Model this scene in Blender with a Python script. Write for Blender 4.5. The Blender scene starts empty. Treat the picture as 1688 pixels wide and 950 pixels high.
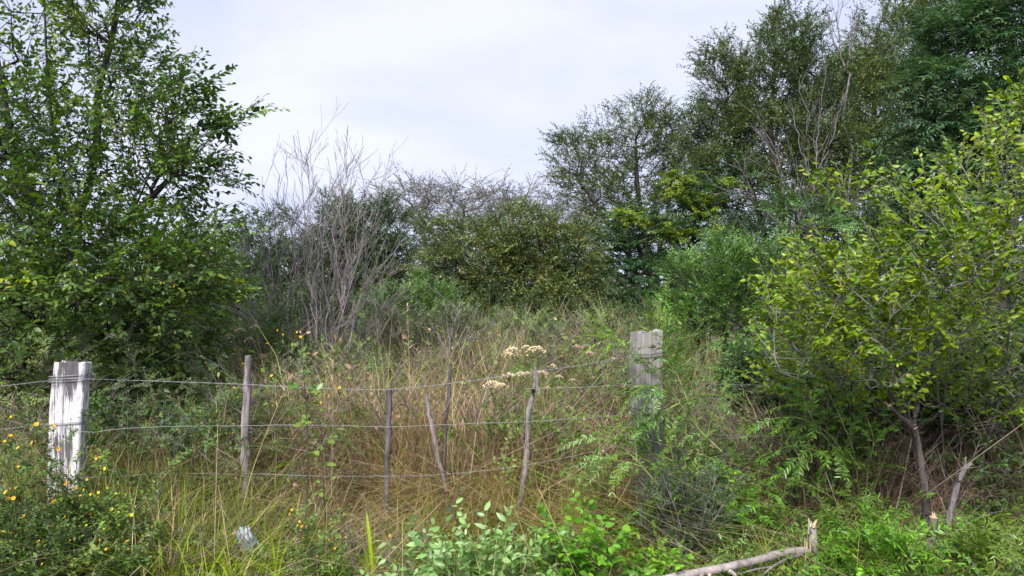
import bpy, math, random
import numpy as np
from mathutils import Vector

# ------------------------------------------------------------------ camera, world, sun
scene = bpy.context.scene
COL = scene.collection
F, CX, CY, CH = 1251.0, 844.0, 475.0, 1.65          # focal length in photo pixels, centre, eye height
cam_d = bpy.data.cameras.new('camera'); cam = bpy.data.objects.new('camera', cam_d); COL.objects.link(cam)
cam.location = (0, 0, CH); cam.rotation_euler = (math.radians(90), 0, 0)
cam_d.sensor_width = 36; cam_d.lens = 36 * F / 1688.0
cam_d.clip_start = 0.05; cam_d.clip_end = 3000
scene.camera = cam

SUN_EL, SUN_AZ = 46, 200                             # azimuth from +Y clockwise: behind the camera, a bit left
world = bpy.data.worlds.new('World'); scene.world = world; world.use_nodes = True
wn, wl = world.node_tree.nodes, world.node_tree.links
wn.clear()
wo = wn.new('ShaderNodeOutputWorld'); bg = wn.new('ShaderNodeBackground'); bg.inputs['Strength'].default_value = 0.1
sky = wn.new('ShaderNodeTexSky'); sky.sky_type = 'NISHITA'; sky.sun_disc = False
sky.sun_elevation = math.radians(SUN_EL); sky.sun_rotation = math.radians(SUN_AZ)
tc = wn.new('ShaderNodeTexCoord'); mp = wn.new('ShaderNodeMapping'); mp.inputs['Scale'].default_value = (1.0, 1.0, 2.2)
nz = wn.new('ShaderNodeTexNoise'); nz.inputs['Scale'].default_value = 2.1; nz.inputs['Detail'].default_value = 5; nz.inputs['Roughness'].default_value = .5
nz.inputs['Distortion'].default_value = .3
rp = wn.new('ShaderNodeValToRGB'); rp.color_ramp.elements[0].position = .38; rp.color_ramp.elements[1].position = .62
rp.color_ramp.elements[0].color = (4.0, 4.35, 6.0, 1); rp.color_ramp.elements[1].color = (5.25, 5.4, 6.4, 1)
mx = wn.new('ShaderNodeMix'); mx.data_type = 'RGBA'; mx.inputs['Factor'].default_value = .93
wl.new(tc.outputs['Generated'], mp.inputs['Vector']); wl.new(mp.outputs[0], nz.inputs['Vector']); wl.new(nz.outputs['Fac'], rp.inputs[0])
wl.new(sky.outputs[0], mx.inputs['A']); wl.new(rp.outputs[0], mx.inputs['B']); wl.new(mx.outputs['Result'], bg.inputs[0]); wl.new(bg.outputs[0], wo.inputs[0])
sl = bpy.data.lights.new('sun', 'SUN'); sl.energy = 4.2; sl.angle = math.radians(16); sl.color = (1, .965, .91)
so = bpy.data.objects.new('sun', sl); COL.objects.link(so)
az, el = math.radians(SUN_AZ), math.radians(SUN_EL)
sd = Vector((math.sin(az) * math.cos(el), math.cos(az) * math.cos(el), math.sin(el)))
so.rotation_euler = sd.to_track_quat('Z', 'Y').to_euler()
vs = scene.view_settings; vs.view_transform = 'Standard'; vs.look = 'None'; vs.gamma = 1; vs.exposure = 0.88
scene.cycles.max_bounces = 8; scene.cycles.diffuse_bounces = 4; scene.cycles.transmission_bounces = 4

rng = np.random.default_rng(7); random.seed(7)

# ------------------------------------------------------------------ helpers
def P(px, py, Y):                                    # photo pixel + distance -> point in the place
    return np.array([(px - CX) / F * Y, Y, CH - (py - CY) / F * Y])
def GX(px, Y): return (px - CX) / F * Y
def norm(v): return v / (np.linalg.norm(v, axis=-1, keepdims=True) + 1e-9)
def gz(x, y):                                        # ground height
    return 0.05 * np.sin(x * .9 + 1) * np.cos(y * .6) + .03 * np.sin(x * 2.3 + y * 1.7)

def tag(o, label=None, cat=None, group=None, kind=None):
    if label: o['label'] = label
    if cat: o['category'] = cat
    if group: o['group'] = group
    if kind: o['kind'] = kind
    return o
def empty(name, loc=(0, 0, 0)):
    o = bpy.data.objects.new(name, None); COL.objects.link(o); o.location = [float(c) for c in loc]; o.empty_display_size = .2
    return o

class MB:                                            # collects pieces, links them as one mesh object
    def __init__(s): s.v, s.f, s.c, s.m, s.n = [], [], [], [], 0
    def add(s, V, faces, col=None, mat=0):           # faces: list of int arrays (k,3) or (k,4)
        V = np.asarray(V, float).reshape(-1, 3)
        if col is None: col = np.ones((len(V), 3)) * .5
        col = np.broadcast_to(np.asarray(col, float), (len(V), 3))
        for fa in faces:
            if len(fa): s.f.append((np.asarray(fa, np.int64) + s.n, mat))
        s.v.append(V); s.c.append(col); s.n += len(V)
        return s
    def mesh(s, name, mats, smooth=True):
        V = np.concatenate(s.v).astype(np.float32); C = np.concatenate(s.c)
        me = bpy.data.meshes.new(name); me.vertices.add(len(V)); me.vertices.foreach_set('co', V.ravel())
        loops, tot, mi = [], [], []
        for fa, m in s.f:
            loops.append(fa.ravel()); tot.append(np.full(len(fa), fa.shape[1])); mi.append(np.full(len(fa), m))
        loops, tot, mi = np.concatenate(loops), np.concatenate(tot), np.concatenate(mi)
        st = np.concatenate([[0], np.cumsum(tot)[:-1]])
        me.loops.add(len(loops)); me.loops.foreach_set('vertex_index', loops.astype(np.int32))
        me.polygons.add(len(tot)); me.polygons.foreach_set('loop_start', st.astype(np.int32))
        me.polygons.foreach_set('loop_total', tot.astype(np.int32)); me.polygons.foreach_set('material_index', mi.astype(np.int32))
        me.polygons.foreach_set('use_smooth', np.full(len(tot), smooth))
        ca = me.color_attributes.new('Col', 'FLOAT_COLOR', 'POINT')
        ca.data.foreach_set('color', np.concatenate([C, np.ones((len(C), 1))], 1).astype(np.float32).ravel())
        for m in (mats if isinstance(mats, (list, tuple)) else [mats]): me.materials.append(m)
        me.update(calc_edges=True)
        return me
    def build(s, name, mats, parent=None, smooth=True, loc=None):
        if loc is not None:                          # world coordinates -> local to loc
            s.v = [v - np.asarray(loc) for v in s.v]
        o = bpy.data.objects.new(name, s.mesh(name, mats, smooth)); COL.objects.link(o)
        if parent is not None:
            o.parent = parent
        elif loc is not None: o.location = [float(c) for c in loc]
        return o

# ------------------------------------------------------------------ materials
def mat_base(name):
    m = bpy.data.materials.new(name); m.use_nodes = True
    return m, m.node_tree.nodes, m.node_tree.links, m.node_tree.nodes['Principled BSDF']
def leaf_mat(name, rough=.5, spec=.35, trans=.28, warm=(1.15, 1.25, .55)):
    m, n, l, b = mat_base(name)
    a = n.new('ShaderNodeVertexColor'); a.layer_name = 'Col'
    nt = n.new('ShaderNodeTexNoise'); nt.inputs['Scale'].default_value = 60; nt.inputs['Detail'].default_value = 2
    geo = n.new('ShaderNodeTexCoord'); l.new(geo.outputs['Object'], nt.inputs['Vector'])
    mr = n.new('ShaderNodeMapRange'); mr.inputs[3].default_value = .82; mr.inputs[4].default_value = 1.18; l.new(nt.outputs['Fac'], mr.inputs[0])
    mu = n.new('ShaderNodeMix'); mu.data_type = 'RGBA'; mu.blend_type = 'MULTIPLY'; mu.inputs['Factor'].default_value = 1
    l.new(a.outputs['Color'], mu.inputs['A']); l.new(mr.outputs[0], mu.inputs['B'])
    l.new(mu.outputs['Result'], b.inputs['Base Color']); b.inputs['Roughness'].default_value = rough
    b.inputs['Specular IOR Level'].default_value = spec
    tr = n.new('ShaderNodeBsdfTranslucent'); m2 = n.new('ShaderNodeMix'); m2.data_type = 'RGBA'; m2.blend_type = 'MULTIPLY'; m2.inputs['Factor'].default_value = 1
    m2.inputs['B'].default_value = (*warm, 1); l.new(mu.outputs['Result'], m2.inputs['A']); l.new(m2.outputs['Result'], tr.inputs['Color'])
    ms = n.new('ShaderNodeMixShader'); ms.inputs[0].default_value = trans
    l.new(b.outputs[0], ms.inputs[1]); l.new(tr.outputs[0], ms.inputs[2]); l.new(ms.outputs[0], n['Material Output'].inputs['Surface'])
    return m
LEAF = leaf_mat('leaf_blade', .40, .5, .34)
LEAFM = leaf_mat('leaf_matt', .6, .3, .26)
GRASS = leaf_mat('grass_blade', .55, .3, .3, (1.1, 1.1, .7))
def bark_mat(name, c0, c1, scale=30, stretch=.15, rough=.9, bump=.4):
    m, n, l, b = mat_base(name)
    t = n.new('ShaderNodeTexCoord'); mpn = n.new('ShaderNodeMapping'); mpn.inputs['Scale'].default_value = (1, 1, stretch)
    nt = n.new('ShaderNodeTexNoise'); nt.inputs['Scale'].default_value = scale; nt.inputs['Detail'].default_value = 6; nt.inputs['Roughness'].default_value = .65
    r = n.new('ShaderNodeValToRGB'); r.color_ramp.elements[0].position = .35; r.color_ramp.elements[1].position = .65
    r.color_ramp.elements[0].color = (*c0, 1); r.color_ramp.elements[1].color = (*c1, 1)
    l.new(t.outputs['Object'], mpn.inputs[0]); l.new(mpn.outputs[0], nt.inputs['Vector']); l.new(nt.outputs['Fac'], r.inputs[0]); l.new(r.outputs[0], b.inputs['Base Color'])
    bp = n.new('ShaderNodeBump'); bp.inputs['Strength'].default_value = bump; bp.inputs['Distance'].default_value = .01
    l.new(nt.outputs['Fac'], bp.inputs['Height']); l.new(bp.outputs[0], b.inputs['Normal'])
    b.inputs['Roughness'].default_value = rough; b.inputs['Specular IOR Level'].default_value = .2
    return m
BARK_DARK = bark_mat('dark_bark', (.018, .016, .016), (.075, .065, .06))
BARK_GREY = bark_mat('grey_bark', (.09, .08, .085), (.24, .215, .23))
BARK_DIM = bark_mat('dim_brown_bark', (.03, .026, .025), (.13, .105, .10))
BARK_MID = bark_mat('brown_grey_bark', (.07, .058, .055), (.24, .20, .19))
BARK_PALE = bark_mat('pale_dead_bark', (.11, .095, .10), (.33, .285, .30), 14, .5)
BARK_LOG = bark_mat('smooth_log_bark', (.17, .145, .14), (.40, .35, .34), 16, .6, .8, .3)
CUT_WOOD = bark_mat('fresh_cut_wood', (.36, .23, .14), (.60, .46, .32), 60, .3, .7, .3)
STICK = bark_mat('weathered_stick', (.085, .072, .075), (.30, .26, .265), 45, .12)
STICK_DK = bark_mat('dark_weathered_stick', (.03, .027, .03), (.15, .13, .135), 45, .12)
def plain(name, c, rough=.6, metal=0, spec=.4):
    m, n, l, b = mat_base(name); b.inputs['Base Color'].default_value = (*c, 1); b.inputs['Roughness'].default_value = rough
    nt = n.new('ShaderNodeTexNoise'); nt.inputs['Scale'].default_value = 80; mr = n.new('ShaderNodeMapRange')
    mr.inputs[3].default_value = max(0, rough - .12); mr.inputs[4].default_value = min(1, rough + .12); l.new(nt.outputs['Fac'], mr.inputs[0]); l.new(mr.outputs[0], b.inputs['Roughness'])
    b.inputs['Metallic'].default_value = metal; b.inputs['Specular IOR Level'].default_value = spec
    return m
WIRE = plain('galvanised_wire', (.27, .28, .30), .55, .5)

def paint_mat():                                     # flaking white paint on grey wood, charred dark at the top
    m, n, l, b = mat_base('flaking_white_paint')
    t = n.new('ShaderNodeTexCoord')
    def noise(sc, scale, det=6, loc=(0, 0, 0)):
        mpn = n.new('ShaderNodeMapping'); mpn.inputs['Scale'].default_value = sc; mpn.inputs['Location'].default_value = loc
        nt = n.new('ShaderNodeTexNoise'); nt.inputs['Scale'].default_value = scale; nt.inputs['Detail'].default_value = det; nt.inputs['Roughness'].default_value = .62
        l.new(t.outputs['Object'], mpn.inputs[0]); l.new(mpn.outputs[0], nt.inputs['Vector']); return nt
    def ramp(src, a, c, ca=(0, 0, 0), cb=(1, 1, 1)):
        r = n.new('ShaderNodeValToRGB'); r.color_ramp.elements[0].position = a; r.color_ramp.elements[1].position = c
        r.color_ramp.elements[0].color = (*ca, 1); r.color_ramp.elements[1].color = (*cb, 1); l.new(src, r.inputs[0]); return r
    fine = noise((1, 1, .045), 120); patch = noise((1, 1, .28), 13, 5, (.3, 0, .35)); big = noise((1, 1, .5), 6, 3, (.1, 0, .2))
    addn = n.new('ShaderNodeMath'); addn.operation = 'MULTIPLY_ADD'; l.new(fine.outputs['Fac'], addn.inputs[0]); addn.inputs[1].default_value = .45
    pm = n.new('ShaderNodeMath'); pm.operation = 'MULTIPLY'; l.new(patch.outputs['Fac'], pm.inputs[0]); pm.inputs[1].default_value = .55
    l.new(pm.outputs[0], addn.inputs[2])
    sep = n.new('ShaderNodeSeparateXYZ'); l.new(t.outputs['Object'], sep.inputs[0])
    # soot along a streak that starts at the top of the post
    sx = n.new('ShaderNodeMath'); sx.operation = 'ABSOLUTE'; l.new(sep.outputs['X'], sx.inputs[0])
    mrx = n.new('ShaderNodeMapRange'); mrx.inputs[1].default_value = .075; mrx.inputs[2].default_value = .0; l.new(sx.outputs[0], mrx.inputs[0])
    mrz = n.new('ShaderNodeMapRange'); mrz.inputs[1].default_value = .98; mrz.inputs[2].default_value = 1.2; l.new(sep.outputs['Z'], mrz.inputs[0])
    mm = n.new('ShaderNodeMath'); mm.operation = 'MULTIPLY'; l.new(mrx.outputs[0], mm.inputs[0]); l.new(mrz.outputs[0], mm.inputs[1])
    m3 = n.new('ShaderNodeMath'); m3.operation = 'MULTIPLY_ADD'; l.new(mm.outputs[0], m3.inputs[0]); m3.inputs[1].default_value = .2; l.new(addn.outputs[0], m3.inputs[2])
    mask = ramp(m3.outputs[0], .495, .55)
    wood = ramp(fine.outputs['Fac'], .3, .7, (.03, .028, .03), (.12, .11, .115))
    paint = ramp(fine.outputs['Fac'], .3, .62, (.34, .33, .35), (.70, .69, .72))
    tint = ramp(big.outputs['Fac'], .35, .7, (.8, .8, .82), (1, 1, 1))
    mp2 = n.new('ShaderNodeMix'); mp2.data_type = 'RGBA'; mp2.blend_type = 'MULTIPLY'; mp2.inputs['Factor'].default_value = .7
    l.new(paint.outputs[0], mp2.inputs['A']); l.new(tint.outputs[0], mp2.inputs['B'])
    mxx = n.new('ShaderNodeMix'); mxx.data_type = 'RGBA'; l.new(mask.outputs[0], mxx.inputs['Factor']); l.new(mp2.outputs['Result'], mxx.inputs['A']); l.new(wood.outputs[0], mxx.inputs['B'])
    l.new(mxx.outputs['Result'], b.inputs['Base Color']); b.inputs['Roughness'].default_value = .8
    inv = n.new('ShaderNodeMath'); inv.operation = 'SUBTRACT'; inv.inputs[0].default_value = 1; l.new(mask.outputs[0], inv.inputs[1])
    hh = n.new('ShaderNodeMath'); hh.operation = 'MULTIPLY_ADD'; l.new(fine.outputs['Fac'], hh.inputs[0]); hh.inputs[1].default_value = .6; l.new(inv.outputs[0], hh.inputs[2])
    bp = n.new('ShaderNodeBump'); bp.inputs['Strength'].default_value = .5; bp.inputs['Distance'].default_value = .003; l.new(hh.outputs[0], bp.inputs['Height']); l.new(bp.outputs[0], b.inputs['Normal'])
    return m
PAINT = paint_mat()
POSTWOOD = bark_mat('silver_grey_timber', (.17, .155, .155), (.31, .29, .285), 48, .05, .9, .6)

def ground_mat():
    m, n, l, b = mat_base('dry_soil_and_litter')
    t = n.new('ShaderNodeTexCoord'); nt = n.new('ShaderNodeTexNoise'); nt.inputs['Scale'].default_value = 9; nt.inputs['Detail'].default_value = 8
    l.new(t.outputs['Object'], nt.inputs['Vector'])
    r = n.new('ShaderNodeValToRGB'); e = r.color_ramp.elements; e[0].position = .35; e[0].color = (.03, .028, .016, 1); e[1].position = .65; e[1].color = (.13, .11, .06, 1)
    l.new(nt.outputs['Fac'], r.inputs[0]); l.new(r.outputs[0], b.inputs['Base Color']); b.inputs['Roughness'].default_value = .95
    bp = n.new('ShaderNodeBump'); bp.inputs['Strength'].default_value = .6; l.new(nt.outputs['Fac'], bp.inputs['Height']); l.new(bp.outputs[0], b.inputs['Normal'])
    return m
GROUND = ground_mat()

# ------------------------------------------------------------------ tubes
def ring_basis(t):
    ref = np.where(np.abs(t[:, 2:3]) > .93, np.array([[1., .1, 0]]), np.array([[.1, .05, 1.]]))
    b1 = norm(np.cross(t, ref)); return b1, np.cross(t, b1)
def frusta(mb, A, B, ra, rb, ta, tb, k, col=None, mat=0):
    n = len(A)
    if n == 0: return
    an = np.arange(k) / k * 2 * math.pi; c, s = np.cos(an), np.sin(an)
    def ring(Pn, r, t):
        b1, b2 = ring_basis(t)
        return Pn[:, None] + r[:, None, None] * (b1[:, None] * c[None, :, None] + b2[:, None] * s[None, :, None])
    V = np.concatenate([ring(A, ra, ta), ring(B, rb, tb)], 1)
    base = np.arange(n)[:, None] * 2 * k; i = np.arange(k); j = (i + 1) % k
    Q = np.stack([base + i, base + j, base + k + j, base + k + i], -1).reshape(-1, 4)
    if col is not None and np.ndim(col) == 2: col = np.repeat(col, 2 * k, 0)
    mb.add(V, [Q], col, mat)
def tube(mb, pts, rad, k=8, col=None, mat=0, cap=True, capmat=None, jit=0, rs=None):
    pts = np.asarray(pts, float); n = len(pts); rad = np.broadcast_to(np.asarray(rad, float), (n,))
    t = np.gradient(pts, axis=0); t = norm(t); b1, b2 = ring_basis(t)
    an = np.arange(k) / k * 2 * math.pi
    R = rad[:, None] * np.ones(k)
    if jit: R = R * (1 + jit * (rs or rng).standard_normal((n, k))) * (1 + jit * (rs or rng).standard_normal((1, k)))
    V = pts[:, None] + R[..., None] * (b1[:, None] * np.cos(an)[None, :, None] + b2[:, None] * np.sin(an)[None, :, None])
    i = np.arange(k); j = (i + 1) % k; base = (np.arange(n - 1) * k)[:, None]
    Q = np.stack([base + i, base + j, base + k + j, base + k + i], -1).reshape(-1, 4)
    V = V.reshape(-1, 3); n0 = len(V)
    mb.add(V, [Q], col, mat)
    if cap:
        for e, rev in ((0, True), (n - 1, False)):
            ringv = V[e * k:(e + 1) * k]; cv = ringv.mean(0)
            Vc = np.vstack([ringv, cv]); T = np.stack([i, j, np.full(k, k)], -1)
            mb.add(Vc, [T[:, ::-1] if rev else T], col, mat if (capmat is None or e == 0) else capmat)
def spline(pts, n):                                  # Catmull-Rom through the points
    pts = np.asarray(pts, float); Q = np.vstack([2 * pts[0] - pts[1], pts, 2 * pts[-1] - pts[-2]])
    out = []
    m = len(pts) - 1
    for u in np.linspace(0, m - 1e-6, n):
        i = int(u); t = u - i; p0, p1, p2, p3 = Q[i:i + 4]
        out.append(.5 * (2 * p1 + (p2 - p0) * t + (2 * p0 - 5 * p1 + 4 * p2 - p3) * t * t + (3 * p1 - p0 - 3 * p2 + p3) * t ** 3))
    return np.array(out)

# ------------------------------------------------------------------ leaves
def tpl_diamond(w=.45, fold=.12):
    V = np.array([(0, 0, 0), (.42, w / 2, fold), (1, 0, -.05), (.42, -w / 2, fold)]); return V, [np.array([(0, 2, 1), (0, 3, 2)])], np.array([0, .6, .6, .6])
def tpl_leaf(w=.5, fold=.1, curl=.12, rows=(.12, .38, .7)):
    prof = {0: 0}; V = [(0, 0, 0)]; e = [0]
    for r in rows:
        hw = w / 2 * math.sin(math.pi * min(1, (r ** .8) * 1.0)) ** .8; z = -curl * r * r
        V += [(r, hw, z + fold * hw * 1.6), (r, 0, z), (r, -hw, z + fold * hw * 1.6)]; e += [1, 0, 1]
    V.append((1, 0, -curl)); e.append(1)
    nr = len(rows); T, Q = [(0, 2, 1), (0, 3, 2)], []
    for k in range(nr - 1):
        a = 1 + 3 * k; b = a + 3
        Q += [(a, a + 1, b + 1, b), (a + 1, a + 2, b + 2, b + 1)]
    a = 1 + 3 * (nr - 1); tip = len(V) - 1
    T += [(a, a + 1, tip), (a + 1, a + 2, tip)]
    return np.array(V, float), [np.array(T), np.array(Q)], np.array(e, float) * .75

def rotz(a): c, s = math.cos(a), math.sin(a); return np.array([[c, -s, 0], [s, c, 0], [0, 0, 1]])
def rotx(a): c, s = math.cos(a), math.sin(a); return np.array([[1, 0, 0], [0, c, -s], [0, s, c]])
def roty(a): c, s = math.cos(a), math.sin(a); return np.array([[c, 0, s], [0, 1, 0], [-s, 0, c]])

def spray_tpl(n=14, ll=.2, ang=.9, opp=False, droop=.25, jit=.25, side=.0, start=.12, taper=.45, k=6, forks=0):
    """k variants of a leafy twig one unit long; leaf frames + twig polyline"""
    out = []
    for q in range(k):
        ts = np.linspace(0, 1, 5); bend = rng.normal(0, .12)
        def pt(t): return np.array([t, bend * t * t, -droop * t * t])
        lines = [[np.array([pt(t) for t in ts])]]; M, T = [], []
        def leafy(ptf, n, t0, sc):
            for i in range(n):
                t = t0 + (1 - t0) * (i + .5 * (not opp) * rng.random()) / max(1, n - 1); t = min(1, t)
                p = ptf(t); tan = norm(ptf(min(1, t + .02)) - ptf(t - .02))
                yaw0 = math.atan2(tan[1], tan[0]); pit = -math.asin(max(-1, min(1, tan[2])))
                for sgn in ((1, -1) if opp else ((1,) if i % 2 else (-1,))):
                    if i == n - 1 and sgn == 1: a = 0.1
                    else: a = sgn * (ang + rng.normal(0, jit))
                    R = rotz(yaw0) @ roty(pit) @ rotz(a) @ roty(rng.normal(.1, jit)) @ rotx(rng.normal(0, jit * 1.4))
                    s = ll * sc * (1 - taper * abs(t - .45)) * rng.uniform(.5, 1.2)
                    M.append(R * s); T.append(p)
        leafy(pt, n, start, 1)
        for fk in range(forks):
            t0 = rng.uniform(.15, .7); sg = 1 if fk % 2 else -1; L = rng.uniform(.3, .55) * (1.1 - t0 * .5); a = sg * rng.uniform(.5, .95); p0 = pt(t0); up = rng.normal(0, .25)
            d = np.array([math.cos(a), math.sin(a), up])
            f = lambda t, p0=p0, d=d, L=L: p0 + d * t * L + np.array([0, 0, -droop * .5 * t * t * L])
            lines.append([np.array([f(t) for t in (0, .5, 1)])]); leafy(f, max(3, int(n * L * 1.1)), .15, .95)
        out.append((np.array(M), np.array(T), [l[0] for l in lines]))
    return out

def frames(D, roll=.5, n=None, up=None):             # x axis = D, z as near up as possible
    D = norm(D); upv = np.array([0, 0, 1.]) if up is None else up
    Z = upv - D * (D @ np.array(upv) if np.ndim(upv) == 1 else (D * upv).sum(1))[:, None]
    bad = np.linalg.norm(Z, axis=1) < .25
    Z[bad] += rng.standard_normal((bad.sum(), 3)) * .6; Z = norm(Z - D * (Z * D).sum(1)[:, None])
    Yv = np.cross(Z, D); a = rng.normal(0, roll, len(D))[:, None]
    Y2 = Yv * np.cos(a) + Z * np.sin(a); Z2 = np.cross(D, Y2)
    return np.stack([D, Y2, Z2], -1)

def vnoise(Pn, s, seed=0):                           # cheap smooth noise of position, about -1..1
    r = np.random.default_rng(seed); out = 0
    for k in range(5):
        w = r.standard_normal(3) * s * (1 + .5 * k); out = out + np.sin(Pn @ w + r.uniform(0, 6.3)) / (1 + .35 * k)
    return out / 2.6

def pick_pal(pal, Pn, s=1.5, seed=0, mix=.55):       # palette index that varies in clumps
    v = mix * vnoise(Pn, s, seed) * .9 + (1 - mix) * rng.normal(0, .8, len(Pn))
    q = np.clip((v + 1.3) / 2.6, 0, .999); return (q * len(pal)).astype(int)

class Foliage:
    def __init__(s): s.M, s.T, s.ci, s.tw = [], [], [], MB()
    def sprays(s, tpls, pos, D, scale, pal, roll=.5, cseed=0, cs=1.5, cmix=.55, rtwig=.004, twigcol=(.1, .085, .07), up=None, twigs=True, leafjit=.25, keep=1.0):
        n = len(pos); Fm = frames(D, roll, up=up) * np.asarray(scale)[:, None, None]; vi = rng.integers(0, len(tpls), n)
        ci = pick_pal(pal, pos, cs, cseed, cmix)
        for v, (M, T, lines) in enumerate(tpls):
            q = np.where(vi == v)[0]
            if not len(q): continue
            MM = np.einsum('nij,mjk->nmik', Fm[q], M).reshape(-1, 3, 3); TT = (np.einsum('nij,mj->nmi', Fm[q], T) + pos[q][:, None]).reshape(-1, 3)
            C = np.repeat(ci[q], len(T)); flip = rng.random(len(C)) < leafjit; C = np.where(flip, rng.integers(0, len(pal), len(C)), C)
            if keep < 1: kk = rng.random(len(C)) < keep; MM, TT, C = MM[kk], TT[kk], C[kk]
            s.M.append(MM); s.T.append(TT); s.ci.append(C)
            if twigs:
                for ln in lines:
                    W = np.einsum('nij,mj->nmi', Fm[q], ln) + pos[q][:, None]
                    L = W.shape[1] - 1
                    A, B = W[:, :-1].reshape(-1, 3), W[:, 1:].reshape(-1, 3)
                    r = rtwig * np.linspace(1, .35, L + 1); t = norm(W[:, 1:] - W[:, :-1]).reshape(-1, 3)
                    frusta(s.tw, A, B, np.tile(r[:-1], len(q)), np.tile(r[1:], len(q)), t, t, 3, np.array(twigcol), 1)
        return s
    def cat(s): return np.concatenate(s.M), np.concatenate(s.T), np.concatenate(s.ci)

def colours(pal, ci, jit=.12):
    c = np.asarray(pal, float)[ci]; return c * (1 + jit * rng.standard_normal((len(ci), 1))).clip(.5, 1.6) * (1 + jit * .4 * rng.standard_normal((len(ci), 3))).clip(.7, 1.3)
def leaf_block(mb, tpl, M, T, C, edge=None, mat=0):
    V, faces, e = tpl; n, nv = len(M), len(V)
    if n == 0: return
    W = np.einsum('nij,mj->nmi', M, V) + T[:, None]
    cc = np.repeat(C[:, None], nv, 1)
    if edge is not None: cc = cc * (1 - e[None, :, None]) + edge[:, None] * e[None, :, None]
    off = (np.arange(n) * nv)[:, None, None]
    mb.add(W.reshape(-1, 3), [(np.asarray(f)[None] + off).reshape(-1, f.shape[1]) for f in faces], cc.reshape(-1, 3), mat)

def foliage_build(name, fol, tpl, pal, leafmat, twigmat, parent, origin, edge_pal=None, n_obj=0, jit=.12, part_tpl=None, stuff=False):
    M, T, ci = fol.cat(); mask = np.ones(len(M), bool)
    if n_obj:
        px = CX + T[:, 0] / T[:, 1] * F; py = CY + (CH - T[:, 2]) / T[:, 1] * F
        inview = (px > 4) & (px < 1684) & (py > 4) & (py < 946) & (T[:, 1] > .5)
        sz = np.linalg.norm(M[:, :, 0], axis=1) / np.maximum(T[:, 1], .1) * inview
        idx = np.argsort(-sz)[:n_obj]; idx = idx[inview[idx]]; mask[idx] = False
        pt = part_tpl or tpl; V, faces, e = pt; meshes = {}
        for i in idx:
            key = (int(ci[i]), int(rng.integers(0, 3)))
            if key not in meshes:
                mb = MB(); c = colours(pal, np.array([key[0]]), jit)[0]
                ec = c if edge_pal is None else np.asarray(edge_pal)[key[0]]
                cc = c[None] * (1 - e[:, None]) + ec[None] * e[:, None]; mb.add(V, faces, cc); meshes[key] = mb.mesh('leaf', leafmat)
            o = bpy.data.objects.new('leaf', meshes[key]); COL.objects.link(o); o.parent = parent
            S = np.linalg.norm(M[i][:, 0]); m4 = np.eye(4); m4[:3, :3] = M[i]; m4[:3, 3] = T[i] - origin
            from mathutils import Matrix
            o.matrix_local = Matrix(m4.tolist())
    mb = MB(); M2, T2, c2 = M[mask], T[mask], ci[mask]
    C = colours(pal, c2, jit); E = None if edge_pal is None else colours(edge_pal, c2, jit)
    leaf_block(mb, tpl, M2, T2, C, E, 0)
    for v, c in zip(fol.tw.v, fol.tw.c): pass
    if fol.tw.n:
        base = mb.n; mb.v += fol.tw.v; mb.c += fol.tw.c; mb.f += [(f + base, 1) for f, m in fol.tw.f]; mb.n += fol.tw.n
    o = mb.build(name, [leafmat, twigmat], parent, loc=origin)
    if n_obj or stuff: o['kind'] = 'stuff'
    return o

# ------------------------------------------------------------------ tree skeletons
def grow(trunks, att, alpha=.35, step=.25, wob=.12, curve=.35, root=None):
    pos, par, pl = [], [], []
    for tr in trunks:
        tr = np.asarray(tr, float); L = sum(np.linalg.norm(tr[i + 1] - tr[i]) for i in range(len(tr) - 1)); q = spline(tr, max(3, int(L / step) + 2))
        j = -1; start = None
        if pos and np.linalg.norm(np.array(pos) - q[0], axis=1).min() < .05: j = int(np.linalg.norm(np.array(pos) - q[0], axis=1).argmin()); q = q[1:]
        for p in q:
            pos.append(p); par.append(j); pl.append(0 if j < 0 else pl[j] + np.linalg.norm(p - pos[j]) * .3); j = len(pos) - 1
    cap = len(pos) + len(att) * 12 + 10; Pn = np.zeros((cap, 3)); PL = np.zeros(cap); n = len(pos); Pn[:n] = pos; PL[:n] = pl; par = par[:]
    base = Pn[0].copy(); order = np.argsort(np.linalg.norm((att - base) * [1, 1, .8], axis=1) + rng.normal(0, .15, len(att)))
    low = Pn[:n, 2] < (Pn[:n, 2].min() + .12 * (Pn[:n, 2].max() - Pn[:n, 2].min()))
    PL[:n] += low * 1.5
    for a in att[order]:
        dv = Pn[:n] - a; d = np.sqrt((dv * dv).sum(1)); cost = d + alpha * PL[:n] + .5 * np.maximum(0, dv[:, 2])
        j = int(cost.argmin()); L = d[j]
        if L < .03: continue
        k = max(1, int(L / step)); pj = par[j]; s = Pn[j].copy()
        dir0 = norm(s - Pn[pj]) if pj >= 0 else np.array([0, 0, 1.])
        ctrl = s + dir0 * L * curve + (a - s) * .25
        for q in range(1, k + 1):
            if n >= cap: break
            t = q / k; p = (1 - t) ** 2 * s + 2 * t * (1 - t) * ctrl + t * t * a
            if q < k: p = p + rng.normal(0, wob * step * .5, 3)
            Pn[n] = p; PL[n] = PL[j] + np.linalg.norm(p - Pn[j]); par.append(j); j = n; n += 1
    return Pn[:n], np.array(par)
def radii(Pn, par, r0=.004, p=2.4, rmax=None):
    n = len(Pn); acc = np.zeros(n); r = np.zeros(n); nch = np.zeros(n, int)
    for i in range(n - 1, -1, -1):
        r[i] = max(r0, acc[i] ** (1 / p)) * 1.004 if acc[i] > 0 else r0
        if par[i] >= 0: acc[par[i]] += r[i] ** p; nch[par[i]] += 1
    if rmax: r = np.where(r > r0, r0 + (r - r0) * (rmax - r0) / max(1e-6, r.max() - r0), r)
    return r, nch
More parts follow.
